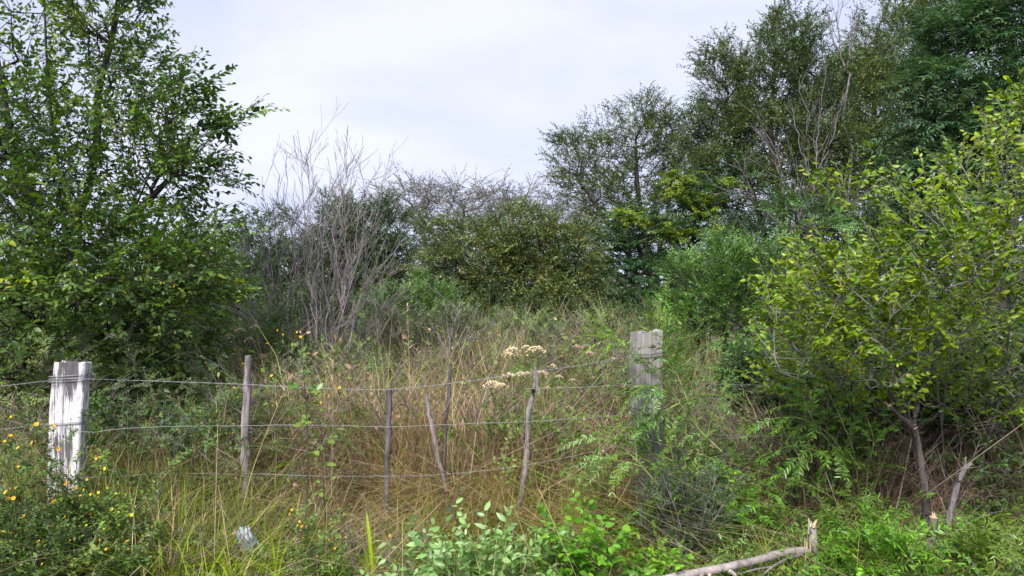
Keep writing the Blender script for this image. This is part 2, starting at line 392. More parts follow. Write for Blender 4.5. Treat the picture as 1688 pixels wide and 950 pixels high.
def skeleton_mesh(mb, Pn, par, r, rmin=0, mat=0, kbig=8):
    n = len(Pn); main = np.full(n, -1); best = np.zeros(n)
    for i in range(n):
        p = par[i]
        if p >= 0 and r[i] > best[p]: best[p] = r[i]; main[p] = i
    din = np.where((par >= 0)[:, None], norm(Pn - Pn[np.maximum(par, 0)]), np.array([[0, 0, 1.]]))
    dout = np.where((main >= 0)[:, None], norm(Pn[np.maximum(main, 0)] - Pn), din); T = norm(din + dout)
    c = np.where(par >= 0)[0]; c = c[r[c] >= rmin]; p = par[c]; ismain = main[p] == c
    ra = np.where(ismain, r[p], np.minimum(r[p] * .9, r[c] * 1.25)); ta = np.where(ismain[:, None], T[p], din[c])
    for lo, hi, k in ((0, .006, 3), (.006, .02, 5), (.02, 9, kbig)):
        q = (r[c] >= lo) & (r[c] < hi); frusta(mb, Pn[p][q], Pn[c][q], ra[q], r[c][q], ta[q], T[c][q], k, None, mat)

def blob_points(blobs, n, shell=.35):                # blobs: (px,py,Y, rx px, ry px, depth m, weight)
    w = np.array([b[6] if len(b) > 6 else b[3] * b[4] for b in blobs], float); w /= w.sum(); out = []
    for b, k in zip(blobs, rng.multinomial(n, w)):
        c = P(b[0], b[1], b[2]); s = b[2] / F; u = norm(rng.standard_normal((k, 3))) * (rng.random((k, 1)) ** (shell))
        out.append(c + u * np.array([b[3] * s, b[5], b[4] * s]))
    A = np.vstack(out); return A[A[:, 2] > .15]

def tree(name, label, cat, trunks, blobs, n_att, tpls, leaf, pal, *, spray=(.3, .5), per_tip=2, extra=.5, dirw=(.6, .5, .35, .45), r0=.004, rmax=.12, bark=BARK_DARK,
         leafmat=LEAF, alpha=.35, step=.25, roll=.5, cseed=0, cs=1.5, cmix=.55, edge_pal=None, n_obj=0, part_tpl=None, part='crown', rtwig=.0035, twigcol=None, thin=.02, group=None,
         shell=.4, keep=1., trunkpart='trunk', flat=0, jit=.12, twigmat=None):
    att = blob_points(blobs, n_att, shell)
    Pn, par = grow(trunks, att, alpha, step); r, nch = radii(Pn, par, r0, 2.4, rmax)
    origin = np.array(trunks[0][0], float); root = empty(name, origin); tag(root, label, cat, group)
    mb = MB(); skeleton_mesh(mb, Pn, par, r); mb.build(trunkpart, bark, root, loc=origin)
    nt = len(trunks[0])
    tips = np.where((nch == 0))[0]; thinn = np.where((r < thin) & (nch > 0))[0]; thinn = thinn[rng.random(len(thinn)) < extra]
    idx = np.concatenate([np.repeat(tips, per_tip), thinn]); idx = idx[par[idx] >= 0]
    ctr = np.median(att, 0); ctr = np.array([ctr[0], ctr[1], att[:, 2].min() * .5 + ctr[2] * .5])
    E = norm(Pn[idx] - Pn[par[idx]]); O = norm(Pn[idx] - ctr)
    D = dirw[0] * E + dirw[1] * O + dirw[2] * np.array([0, 0, 1.]) + dirw[3] * rng.standard_normal((len(idx), 3)) * np.array([1, 1, .7])
    D = norm(D)
    if flat: D[:, 2] *= (1 - flat); D = norm(D)
    fol = Foliage(); fol.sprays(tpls, Pn[idx], D, rng.uniform(*spray, len(idx)), pal, roll, cseed, cs, cmix, rtwig, keep=keep)
    foliage_build(part, fol, leaf, pal, leafmat, twigmat or bark, root, origin, edge_pal, n_obj, jit, part_tpl)
    return root

def bare(name, label, cat, stems, origin, bark=BARK_PALE, r0=.0022, rb=.018, side=9, sub=5, length=.35, ang=.42, group=None, twig_start=.25, parent=None, part=None):
    """leafless shrub: each stem is a polyline; side shoots rise from it, each with finer twigs"""
    mb = MB()
    def shoot(p0, d, L, r, n=6, up=.15, wob=.11):
        pts = [np.array(p0)]; d = norm(np.array(d))
        for i in range(n): d = norm(d + np.array([0, 0, up / n]) + rng.normal(0, wob, 3)); pts.append(pts[-1] + d * L / n)
        return np.array(pts)
    for st in stems:
        pts = spline(st, 14); L = np.linalg.norm(pts[-1] - pts[0]); pts[1:-1] += rng.normal(0, .010 * L, (12, 3)); rr = rb * rng.uniform(.7, 1.1) * np.linspace(1, .26, 14) ** .9
        rr = np.maximum(rr, r0); tube(mb, pts, rr, 5, cap=False)
        for k in range(side):
            t = twig_start + (1 - twig_start) * rng.random() ** .8; i = min(12, int(t * 13)); p0 = pts[i]; tan = norm(pts[i + 1] - pts[i])
            a = rng.standard_normal(3); a = norm(a - tan * (a @ tan)); an = ang * rng.uniform(.6, 1.4); d = tan * math.cos(an) + a * math.sin(an)
            L2 = L * length * rng.uniform(.5, 1.2) * (1.15 - t * .7); q = shoot(p0, d, L2, 0); r2 = np.maximum(rr[i] * .6 * np.linspace(1, .2, len(q)), r0); tube(mb, q, r2, 4, cap=False)
            for m in range(sub):
                j = rng.integers(1, len(q) - 1); tn = norm(q[j + 1] - q[j]); a = rng.standard_normal(3); a = norm(a - tn * (a @ tn)); an = ang * rng.uniform(.7, 1.7)
                q2 = shoot(q[j], tn * math.cos(an) + a * math.sin(an), L2 * rng.uniform(.2, .55), 0, 4); tube(mb, q2, np.maximum(r2[j] * .55 * np.linspace(1, .4, 5), r0 * .8), 3, cap=False)
    if parent is not None: return mb.build(part or 'branch', bark, parent, loc=origin)
    root = empty(name, origin); tag(root, label, cat, group); mb.build('branches', bark, root, loc=origin); return root

# ------------------------------------------------------------------ grass
def blades(mb, base, h, w, lean, drp, pal, seg=3, cseed=0, cs=2., cmix=.5, ci=None, ang=None, leafjit=.3):
    n = len(base); h = np.broadcast_to(h, (n,)); a = rng.uniform(0, 2 * math.pi, n) if ang is None else ang
    dx = np.stack([np.cos(a), np.sin(a), np.zeros(n)], 1); fa = a + rng.normal(math.pi / 2, .5, n); sdv = np.stack([np.cos(fa), np.sin(fa), np.zeros(n)], 1)
    ts = np.linspace(0, 1, seg + 1); rows = []
    wob = rng.normal(0, .05, (n, 3)) * h[:, None]
    for i, t in enumerate(ts):
        c = base + dx * (lean * t + drp * t * t * t)[:, None] * h[:, None] + np.array([0, 0, 1.]) * (h * (t - .45 * np.clip(drp, 0, 1.4) * t ** 3))[:, None] + wob * math.sin(t * 3.1)
        ww = np.broadcast_to(w, (n,)) * (1 - t ** 1.6) * .5
        rows.append(c - sdv * ww[:, None]); rows.append(c + sdv * ww[:, None])
    V = np.stack(rows[:-1], 1); nv = 2 * seg + 1                       # last row is a single tip point
    off = (np.arange(n) * nv)[:, None]
    Q = np.concatenate([off + np.array([2 * k, 2 * k + 1, 2 * k + 3, 2 * k + 2]) for k in range(seg - 1)]) if seg > 1 else np.zeros((0, 4), int)
    T = off + np.array([2 * seg - 2, 2 * seg - 1, 2 * seg])
    if ci is None:
        ci = pick_pal(pal, base, cs, cseed, cmix); fl = rng.random(n) < leafjit; ci = np.where(fl, rng.integers(0, len(pal), n), ci)
    C = np.repeat(colours(pal, ci, .14), nv, 0)
    mb.add(V.reshape(-1, 3), [Q, T], C)
def area(n, px0, px1, Y0, Y1, tuft=0, spread=.06):
    def smp(k):
        Y = np.sqrt(rng.uniform(Y0 ** 2, Y1 ** 2, k)); px = rng.uniform(px0, px1, k); x = (px - CX) / F * Y; return np.stack([x, Y, gz(x, Y) - .01], 1)
    if not tuft: return smp(n)
    c = smp(max(1, n // tuft)); b = c[rng.integers(0, len(c), n)] + rng.normal(0, spread, (n, 3)) * [1, 1, 0]; b[:, 2] = gz(b[:, 0], b[:, 1]) - .01; return b
def G(px, Y, dz=0):
    x = (px - CX) / F * Y; return np.array([x, Y, float(gz(x, Y)) + dz])

# ------------------------------------------------------------------ palettes (real base colours)
ELM = [(.026, .056, .024), (.037, .074, .022), (.052, .094, .022), (.072, .120, .026), (.105, .155, .028), (.17, .21, .035)]
ELM_FAR = [(.026, .050, .022), (.034, .064, .024), (.044, .078, .028), (.060, .098, .032), (.085, .115, .036), (.13, .15, .04)]
OLIVE = [(.034, .054, .022), (.046, .072, .026), (.066, .092, .030), (.09, .112, .034), (.13, .135, .04), (.052, .085, .03)]
GREYG = [(.055, .065, .042), (.075, .083, .05), (.10, .10, .06), (.06, .075, .04), (.12, .11, .08)]
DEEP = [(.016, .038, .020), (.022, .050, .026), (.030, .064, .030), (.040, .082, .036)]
FEATH = [(.020, .050, .028), (.030, .070, .036), (.042, .088, .042), (.060, .11, .048), (.09, .15, .06)]
YEL = [(.05, .10, .03), (.10, .16, .03), (.16, .21, .035), (.24, .27, .04)]
ACAC = [(.055, .115, .035), (.075, .15, .042), (.10, .19, .05), (.14, .23, .06)]
BRIGHT = [(.06, .15, .025), (.09, .20, .03), (.13, .26, .035), (.17, .31, .04)]
SHRUB = [(.036, .085, .014), (.052, .118, .016), (.075, .155, .018), (.105, .20, .02), (.15, .24, .026)]
SHRUB_E = [(.07, .13, .014), (.15, .21, .018), (.27, .31, .022), (.40, .40, .03), (.46, .42, .04)]
WEED = [(.035, .065, .025), (.055, .095, .03), (.08, .13, .035), (.11, .16, .04), (.10, .11, .045)]
PALE = [(.13, .26, .075), (.19, .34, .10), (.25, .41, .14), (.32, .46, .22)]
GRS = [(.045, .075, .018), (.07, .10, .024), (.10, .13, .030), (.145, .165, .045), (.21, .20, .08), (.27, .23, .13)]
STRAW = [(.10, .065, .05), (.18, .118, .088), (.265, .18, .132), (.35, .255, .185), (.44, .345, .25), (.10, .125, .035), (.16, .175, .05)]
DEADG = [(.11, .085, .075), (.19, .15, .13), (.28, .225, .195), (.38, .31, .27)]
LUSH = [(.09, .15, .02), (.13, .20, .025), (.18, .25, .03), (.24, .29, .05), (.32, .29, .10)]

DIA = tpl_diamond(.5); DIAN = tpl_diamond(.34); LEAF6 = tpl_leaf(.5, .12, .12, (.18, .5)); LEAF8 = tpl_leaf(.55, .12, .18, (.12, .38, .72)); LEAFN = tpl_leaf(.26, .2, .15, (.15, .5))
CURL = tpl_leaf(.58, -.5, .42, (.12, .36, .66, .88))
OVAL = tpl_leaf(.62, .12, .1, (.1, .35, .65, .88))

S_ELM = spray_tpl(15, .175, .85, False, .22, .28, k=6, forks=3)
S_FAR = spray_tpl(17, .122, .8, False, .2, .4, k=6, forks=4)
S_UP = spray_tpl(15, .19, .75, False, .05, .3, k=6, forks=1)
S_WISP = spray_tpl(16, .085, .7, False, .45, .4, k=6, forks=3)
S_PIN = spray_tpl(13, .21, 1.15, True, .3, .1, k=6, taper=.55, start=.12)
S_PINF = spray_tpl(9, .26, 1.1, True, .45, .14, k=5, taper=.5, start=.1)
S_TINY = spray_tpl(16, .10, 1.05, True, .15, .18, k=6, forks=3)
S_HERB = spray_tpl(14, .17, 1.0, False, .05, .4, k=6, forks=3)
S_SHR = spray_tpl(13, .185, .8, False, .12, .3, k=6, forks=1, start=.05)

def lift(*ps):
    for p, k in ps:
        for i, q in enumerate(p): m = sum(q) / 3; p[i] = tuple(max(.006, min(.62, (m + (c - m) * 1.2) * k)) for c in q)
lift((ELM, 1.5), (ELM_FAR, 1.32), (OLIVE, 1.6), (GREYG, 1.5), (DEEP, 1.1), (FEATH, 1.2), (ACAC, 1.4), (BRIGHT, 1.4), (SHRUB, 1.35), (SHRUB_E, .92), (WEED, 1.55), (GRS, 1.5), (STRAW, 1.4), (DEADG, 1.35), (LUSH, 1.4), (YEL, 1.1))
# ------------------------------------------------------------------ ground
gx = np.concatenate([-np.geomspace(900, 12, 22), np.linspace(-11, 11, 90), np.geomspace(12, 900, 22)])
gy = np.concatenate([[-900, -300, -100, -30, -10, -4], np.linspace(-1, 22, 100), np.geomspace(23, 1800, 24)])
XX, YY = np.meshgrid(gx, gy); ZZ = gz(XX, YY) * (np.abs(XX) < 60) * (YY < 60)
i, j = np.meshgrid(np.arange(len(gx) - 1), np.arange(len(gy) - 1)); b0 = (j * len(gx) + i).ravel()
tag(MB().add(np.stack([XX, YY, ZZ], -1).reshape(-1, 3), [np.stack([b0, b0 + 1, b0 + len(gx) + 1, b0 + len(gx)], -1)]).build('ground', GROUND), kind='structure')

# ------------------------------------------------------------------ far wood that closes the horizon
fo = Foliage(); n = 5200
Yf = rng.uniform(27, 38, n); xf = rng.uniform(-32, 32, n); hf = 2.2 + .5 * np.sin(xf * .7) + .3 * np.sin(xf * 1.9)
pos = np.stack([xf, Yf, rng.random(n) * hf], 1); D = rng.standard_normal((n, 3)); D[:, 2] = np.abs(D[:, 2])
fo.sprays(spray_tpl(12, .26, .9, False, .2, .5, k=4, forks=2), pos, D, rng.uniform(.6, 1.0, n), ELM_FAR, 1, 3, .4, twigs=False)
foliage_build('far_wood', fo, DIA, ELM_FAR, LEAFM, BARK_DARK, None, np.array([0, 30, 0.]), stuff=True)

# ------------------------------------------------------------------ background trees
def T0(px, Y, *pts):                                 # a trunk from the ground through photo points at that distance
    out = [G(px, Y)]
    for q in pts: out.append(P(q[0], q[1], Y + (q[2] if len(q) > 2 else 0)))
    return out

tree('bushy_tree', 'dark green round-topped tree behind the bare grey shrubs, left of centre', 'tree', [T0(470, 15, (475, 520), (480, 430)), T0(478, 15, (520, 500, .4), (540, 420, .5))],
     [(455, 430, 15, 75, 80, 1.2), (500, 480, 15, 110, 70, 1.3), (420, 480, 14.6, 50, 70, .8), (560, 410, 15.3, 60, 75, 1), (590, 480, 15, 50, 70, .8)], 620, S_FAR, DIA, ELM_FAR[:4] + GREYG[:2],
     spray=(.35, .6), per_tip=4, extra=.4, rmax=.09, cseed=1)
tree('bushy_tree', 'dark dome-shaped tree just right of the bare grey shrubs', 'tree', [T0(640, 16.5, (640, 500), (635, 420))],
     [(610, 400, 16.5, 60, 65, 1.2), (650, 440, 16.5, 60, 75, 1.2), (590, 460, 16, 60, 70, 1), (570, 350, 16.8, 30, 22, .5)], 420, S_FAR, DIA, ELM_FAR[:3] + DEEP[2:] + GREYG[:1],
     spray=(.35, .6), per_tip=4, extra=.35, rmax=.09, cseed=2)
tree('sparse_tree', 'thin grey-violet twiggy tree with few leaves, in the low middle of the skyline', 'tree', [T0(720, 19, (716, 480), (700, 400), (690, 350)), T0(730, 19, (745, 470), (760, 390), (765, 340))],
     [(665, 345, 19, 50, 38, 1.5), (720, 350, 19, 60, 42, 1.5), (780, 345, 19, 60, 38, 1.5), (720, 430, 19, 90, 60, 1.5)], 460, S_WISP, DIA, GREYG + OLIVE[1:3], spray=(.4, .75), per_tip=3, extra=.5, rmax=.07, bark=BARK_GREY,
     cseed=3, keep=.75, dirw=(.5, .5, .25, .6), rtwig=.006)
tree('sparse_tree', 'airy greyish tree with a thin feathered top, left of the tallest mid-distance elm', 'tree', [T0(860, 18, (862, 480), (865, 400), (870, 345)), T0(862, 18, (835, 460), (820, 380))],
     [(830, 350, 18, 45, 38, 1.2), (895, 360, 18, 60, 45, 1.2), (865, 318, 18, 14, 26, .4, 250), (930, 375, 18, 30, 30, .8), (870, 430, 18, 90, 60, 1.2)], 430, S_WISP, DIA, GREYG + OLIVE[2:4], spray=(.35, .7), per_tip=2, extra=.35, rmax=.07, bark=BARK_GREY,
     cseed=4, keep=.7, dirw=(.5, .5, .35, .5), rtwig=.005)
tree('olive_tree', 'drooping yellow-olive leafed tree in the centre behind the tall grass', 'tree', [T0(845, 13, (845, 520), (850, 450), (845, 390)), T0(850, 13, (880, 500, .3), (900, 430, .4)), T0(845, 13, (810, 500, -.3), (790, 420, -.3)), T0(852, 13, (920, 520), (940, 450))],
     [(850, 400, 13, 75, 55, .9), (800, 450, 12.8, 70, 70, .9), (900, 450, 13, 75, 70, .9), (945, 420, 13.2, 30, 50, .5), (850, 500, 12.6, 120, 45, .9), (740, 420, 13, 40, 60, .6)], 850, S_FAR, DIA, OLIVE + ELM_FAR[:2],
     spray=(.3, .55), per_tip=4, extra=.4, rmax=.08, cseed=5, dirw=(.5, .6, .0, .5), cs=2)
tree('low_shrub', 'small bright green bush in front of the dome-shaped tree, above the tall grass', 'shrub', [T0(680, 11.5, (680, 540), (670, 500))],
     [(640, 530, 11.5, 45, 60, .5), (700, 520, 11.5, 45, 60, .5), (745, 550, 11.7, 40, 55, .5)], 340, S_TINY, DIA, ACAC + ELM_FAR[2:4], spray=(.25, .4), per_tip=3, extra=.3, rmax=.04, cseed=6)
for lab, px, bl, nn in (
    ('dull green bush under the olive tree, just left of the dry forked branch tip', 790, [(790, 545, 11.8, 70, 60, .5)], 140), ('dull green bush half hidden behind the largest bare grey shrub', 560, [(560, 540, 12, 80, 70, .6)], 160),
    ('dull green bush at the right foot of the olive tree, above the long grass', 910, [(900, 555, 11.8, 70, 50, .4)], 110), ('dull green bush behind the left bare grey shrub', 440, [(440, 545, 12, 70, 70, .6)], 140),
    ('low dull bush left of the grey timber post, at the foot of the feathery tree', 980, [(985, 560, 12, 60, 45, .5)], 100)):
    tree('low_shrub', lab, 'shrub', [T0(px, bl[0][2], (px, 590), (px, 550))], bl, nn, S_FAR, DIA, ELM_FAR[:4] + GREYG[:2], spray=(.25, .45), per_tip=3, extra=.3, rmax=.03, cseed=7 + px, group='dull green bushes along the back of the meadow')

tree('elm_tree', 'middle elm rising above the low skyline, with an open crown of small leaves', 'tree',
     [T0(1078, 19, (1075, 460), (1062, 380), (1050, 300), (1048, 230)), T0(1078, 19, (1085, 430, .3), (1100, 350, .6), (1112, 260, .6)), T0(1076, 19, (1040, 430, -.3), (990, 350, -.4), (950, 290, -.4))],
     [(1060, 205, 19, 42, 34, .9), (1000, 240, 19, 45, 45, 1), (950, 285, 19, 38, 52, .9), (1090, 250, 19, 50, 50, 1), (1030, 300, 19, 80, 55, 1.3), (1120, 300, 19.2, 45, 70, 1), (985, 350, 19, 60, 45, 1), (1080, 380, 19, 80, 60, 1.2),
      (935, 240, 19, 18, 14, .4, 500)], 900, S_FAR, DIA, ELM_FAR[:6] + GREYG[:2], spray=(.4, .65), per_tip=3, extra=.4, rmax=.12, cseed=8, cs=1.6, cmix=.7, keep=.85, jit=.22)
tree('feathery_tree', 'dark feathery tree with flat tiers and yellow-green young fronds, below the middle elm', 'tree',
     [T0(1085, 15, (1085, 520), (1070, 460), (1050, 400), (1040, 350)), T0(1088, 15, (1110, 470, .3), (1140, 400, .4), (1160, 340, .5)), T0(1084, 15, (1050, 500, -.2), (1010, 450, -.3))],
     [(1020, 400, 15, 50, 26, .7), (1090, 385, 15.1, 60, 24, .8), (1050, 450, 15, 90, 28, .9), (1150, 440, 15, 70, 26, .8), (1040, 505, 14.6, 80, 28, .8), (1160, 340, 15.2, 60, 28, .8), (1190, 300, 15.3, 40, 24, .6), (1200, 390, 15.2, 40, 40, .6), (1110, 520, 14.6, 60, 26, .6)],
     520, S_PIN, DIAN, FEATH, spray=(.35, .6), per_tip=4, extra=.3, rmax=.11, cseed=9, flat=.45, dirw=(.5, .6, .15, .5))
# the yellow-green young fronds of the feathery tree are a part of their own
ft = [o for o in COL.objects if o.name.startswith('feathery_tree')][0]
fo = Foliage(); A = blob_points([(1030, 350, 14.9, 24, 13, .3), (1045, 362, 14.7, 20, 10, .3), (1120, 295, 14.9, 28, 16, .35), (1105, 318, 14.8, 18, 8, .3), (1150, 325, 14.8, 38, 11, .35), (1160, 350, 14.7, 32, 11, .35), (1090, 370, 14.8, 26, 10, .3), (1190, 300, 14.9, 22, 8, .3), (1120, 385, 14.6, 40, 9, .3), (1180, 375, 14.6, 20, 8, .3)], 420, .6)
D = rng.standard_normal((len(A), 3)) * [1, 1, .3] + [-.2, -.6, .1]
fo.sprays(S_PIN, A, D, rng.uniform(.3, .48, len(A)), YEL, .3, 2, 2, .4)
foliage_build('young_fronds', fo, DIAN, YEL, LEAFM, BARK_DARK, ft, np.array(ft.location))

big = tree('elm_tree', 'tall many-stemmed elm at upper right, its ragged left side against the sky', 'tree',
     [T0(1300, 16, (1298, 480), (1290, 350), (1270, 220), (1280, 90)), T0(1302, 16, (1270, 420, .3), (1230, 290, .4), (1195, 170, .4)), T0(1305, 16, (1320, 400, -.3), (1345, 260, -.3), (1350, 130, -.2)), T0(1300, 16, (1240, 440, -.2), (1200, 350, -.2), (1170, 270, 0))],
     [(1295, 65, 16, 38, 46, .8), (1260, 130, 16, 60, 55, 1), (1190, 120, 16, 38, 34, .7), (1205, 200, 16, 50, 60, .9), (1270, 230, 16, 80, 70, 1.2), (1160, 240, 16.2, 35, 50, .7), (1200, 300, 16, 70, 50, 1), (1300, 330, 15.8, 90, 70, 1.2), (1340, 160, 16, 60, 60, 1), (1350, 250, 15.8, 60, 60, 1), (1330, 100, 16, 26, 40, .6)],
     1750, S_FAR, DIA, ELM_FAR[:5] + [ELM_FAR[4], ELM_FAR[5], YEL[0]], spray=(.38, .62), per_tip=3, extra=.35, rmax=.12, cseed=10, cs=1.5, cmix=.75, keep=.85, jit=.22, dirw=(.6, .5, .45, .4))
tree('elm_tree', 'yellowish-topped elm between the tall ragged elm and the dense compound-leaf tree', 'tree',
     [T0(1440, 17.5, (1440, 460), (1435, 330), (1440, 200), (1445, 110)), T0(1442, 17.5, (1480, 380, .3), (1510, 240, .4), (1530, 100, .5)), T0(1440, 17.5, (1400, 360, -.3), (1390, 230, -.3))],
     [(1440, 75, 17.5, 38, 36, .8), (1500, 40, 17.5, 46, 46, .9), (1560, 10, 17.5, 46, 36, .9), (1480, 130, 17.5, 70, 60, 1.2), (1420, 160, 17.3, 60, 60, 1), (1400, 260, 17, 80, 80, 1.2), (1500, 260, 17, 90, 80, 1.2), (1450, 360, 16.5, 110, 70, 1.2), (1395, 120, 17.5, 30, 36, .6)],
     1650, S_FAR, DIA, ELM_FAR[1:] + [OLIVE[3], YEL[0]], spray=(.42, .68), per_tip=3, extra=.35, rmax=.12, cseed=11, cs=1.3, cmix=.75, keep=.85, jit=.22)
tree('compound_leaf_tree', 'dense blue-green tree with drooping compound leaves in the top right corner', 'tree',
     [T0(1640, 10, (1640, 500), (1620, 350), (1600, 200), (1580, 110)), T0(1640, 10, (1660, 380, .3), (1680, 220, .4), (1670, 60, .4)), T0(1635, 10, (1590, 300, -.2), (1545, 200, -.3))],
     [(1640, 30, 10, 70, 50, .6), (1570, 70, 10, 50, 42, .6), (1520, 150, 9.8, 34, 42, .5), (1600, 150, 9.9, 70, 50, .7), (1560, 210, 9.7, 75, 34, .7), (1660, 210, 10, 60, 60, .7), (1540, 270, 9.8, 55, 34, .6), (1620, 300, 10, 80, 50, .7), (1560, 350, 10, 70, 50, .7), (1700, 100, 10, 40, 90, .7)],
     950, S_PINF, LEAFN, FEATH[:5] + [FEATH[0]], spray=(.28, .46), per_tip=6, extra=.6, rmax=.10, cseed=12, dirw=(.45, .5, .05, .6), leafmat=LEAF, thin=.03)
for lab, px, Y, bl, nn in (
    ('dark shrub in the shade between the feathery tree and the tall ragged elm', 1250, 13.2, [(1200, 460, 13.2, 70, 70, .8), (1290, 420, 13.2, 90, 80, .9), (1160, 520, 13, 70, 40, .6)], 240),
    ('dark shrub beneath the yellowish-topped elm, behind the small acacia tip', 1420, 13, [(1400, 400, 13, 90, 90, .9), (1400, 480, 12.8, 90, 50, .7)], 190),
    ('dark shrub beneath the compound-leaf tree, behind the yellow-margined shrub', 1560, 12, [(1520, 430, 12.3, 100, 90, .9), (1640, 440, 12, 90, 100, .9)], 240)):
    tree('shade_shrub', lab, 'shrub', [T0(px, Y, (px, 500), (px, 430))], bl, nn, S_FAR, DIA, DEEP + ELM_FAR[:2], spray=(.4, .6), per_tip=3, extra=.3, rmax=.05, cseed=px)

for lab, px, Y, bl, nn, pl in (
    ('grey-green scrubby bush right behind the low spreading bare shrub', 640, 8.8, [(640, 555, 8.8, 55, 45, .4), (625, 610, 8.6, 50, 35, .3)], 150, GREYG + WEED[:3]),
    ('olive scrubby bush behind the dry forked branch in the centre', 750, 8.6, [(745, 560, 8.6, 60, 38, .4), (760, 610, 8.4, 50, 30, .3)], 150, OLIVE[:4] + GREYG[:1]),
    ('low olive-green scrubby bush behind the cream-flowered weeds', 860, 9.2, [(860, 555, 9.2, 70, 26, .4), (880, 590, 9, 60, 26, .3)], 140, WEED[:4] + OLIVE[2:4]),
    ('weedy green bush at the left foot of the tallest bare grey shrub', 480, 7.6, [(470, 600, 7.6, 60, 40, .3), (430, 570, 7.8, 40, 36, .3)], 140, WEED[:4] + GREYG[:2]),
    ('scrubby dull green bush between the white post and the rounded dropper, behind the wires', 260, 6.4, [(260, 650, 6.4, 80, 45, .35), (200, 690, 6.2, 60, 40, .3)], 150, GREYG[:3] + WEED[:3])):
    tree('scrub_bush', lab, 'bush', [T0(px, Y, (px, 620), (px, 580))], bl, nn, S_TINY, DIA, pl, spray=(.18, .36), per_tip=2, extra=.4, r0=.003, rmax=.012, cseed=px, bark=BARK_GREY, jit=.2, dirw=(.5, .4, .5, .5))
# bare trunks and dead tops among the right-hand elms
bare('bare_tree', 'dead pale tree with thin upright twigs standing in front of the tall ragged elm', 'tree',
     [[G(1348, 14.2), P(1345, 400, 14.2), P(1345, 270, 14.2), P(1335, 200, 14.2), P(1318, 130, 14.2)], [P(1345, 270, 14.2), P(1350, 200, 14.1), P(1362, 90, 14)], [P(1346, 330, 14.2), P(1320, 240, 14), P(1300, 160, 14)], [P(1345, 300, 14.2), P(1375, 220, 14.1), P(1395, 150, 14)]],
     G(1348, 14.2), BARK_GREY, .003, .014, 7, 3, .3, .4)
bare('bare_tree', 'leafless dark tree top poking into the sky above the right-hand elms', 'tree',
     [[G(1398, 15.2), P(1396, 300, 15.2), P(1396, 150, 15.2), P(1386, 90, 15.2), P(1378, 20, 15.2)], [P(1394, 120, 15.2), P(1402, 80, 15.2), P(1414, 12, 15.2)], [P(1392, 110, 15.2), P(1372, 60, 15.2), P(1364, 22, 15.2)]],
     G(1398, 15.2), BARK_GREY, .0045, .03, 7, 3, .3, .4, twig_start=.55)
bare('bare_shrub', 'leafless twiggy sapling below the tall elm, right of the feathery tree', 'shrub',
     [[G(1290, 10.5), P(1280, 400, 10.5), P(1250, 340, 10.4), P(1215, 300, 10.3)], [G(1290, 10.5), P(1295, 380, 10.5), P(1290, 300, 10.4), P(1262, 230, 10.4)], [G(1292, 10.5), P(1310, 400, 10.4), P(1330, 330, 10.4)]],
     G(1290, 10.5), BARK_GREY, .003, .013, 9, 4, .35, .5)

# ------------------------------------------------------------------ bare grey shrubs left of centre
def fan(px, Y, tips): return [[G(px + rng.uniform(-34, 34), Y + rng.uniform(-.25, .25)), P(px + (t[0] - px) * rng.uniform(.2, .5), 570, Y + rng.uniform(-.2, .2)), P(px + (t[0] - px) * rng.uniform(.5, .8), 560 + (t[1] - 560) * .5, Y + rng.uniform(-.3, .3)), P(t[0], t[1], Y + rng.uniform(-.4, .4))] for t in tips]
bare('bare_shrub', 'left leafless grey shrub with upright whips, beside the thin rounded fence stick', 'shrub',
     fan(462, 8.4, [(432, 290), (448, 262), (470, 270), (486, 300), (405, 380), (380, 430), (420, 340), (500, 340), (390, 500), (360, 470)]), G(462, 8.4), BARK_PALE, .0022, .0075, 6, 4, .36, .36, twig_start=.3)
bare('bare_shrub', 'largest leafless grey shrub, tallest whips against the sky left of centre', 'shrub',
     fan(528, 7.4, [(490, 215), (520, 210), (505, 262), (540, 260), (562, 300), (590, 258), (648, 248), (604, 300), (578, 225), (530, 330), (552, 380), (480, 330), (626, 350), (590, 420)]), G(528, 7.4), BARK_PALE, .0022, .0075, 8, 5, .36, .36, twig_start=.3)
bare('bare_shrub', 'low spreading bare shrub at the right foot of the tall grey whips', 'shrub',
     fan(560, 7.8, [(640, 390), (662, 430), (610, 460), (650, 500), (590, 400), (680, 470), (570, 450), (520, 420)]), G(560, 7.8), BARK_PALE, .002, .009, 5, 3, .4, .45, twig_start=.3)
bare('dead_branch', 'dry forked branch rising out of the grass in the centre, under the olive tree', 'branch',
     [[G(742, 7.4), P(740, 580, 7.4), P(752, 530, 7.4), P(768, 500, 7.4)], [P(742, 575, 7.4), P(770, 560, 7.3), P(812, 532, 7.2)], [P(740, 590, 7.4), P(725, 560, 7.4), P(712, 538, 7.4)]], G(742, 7.4), BARK_GREY, .0025, .013, 6, 3, .35, .6)

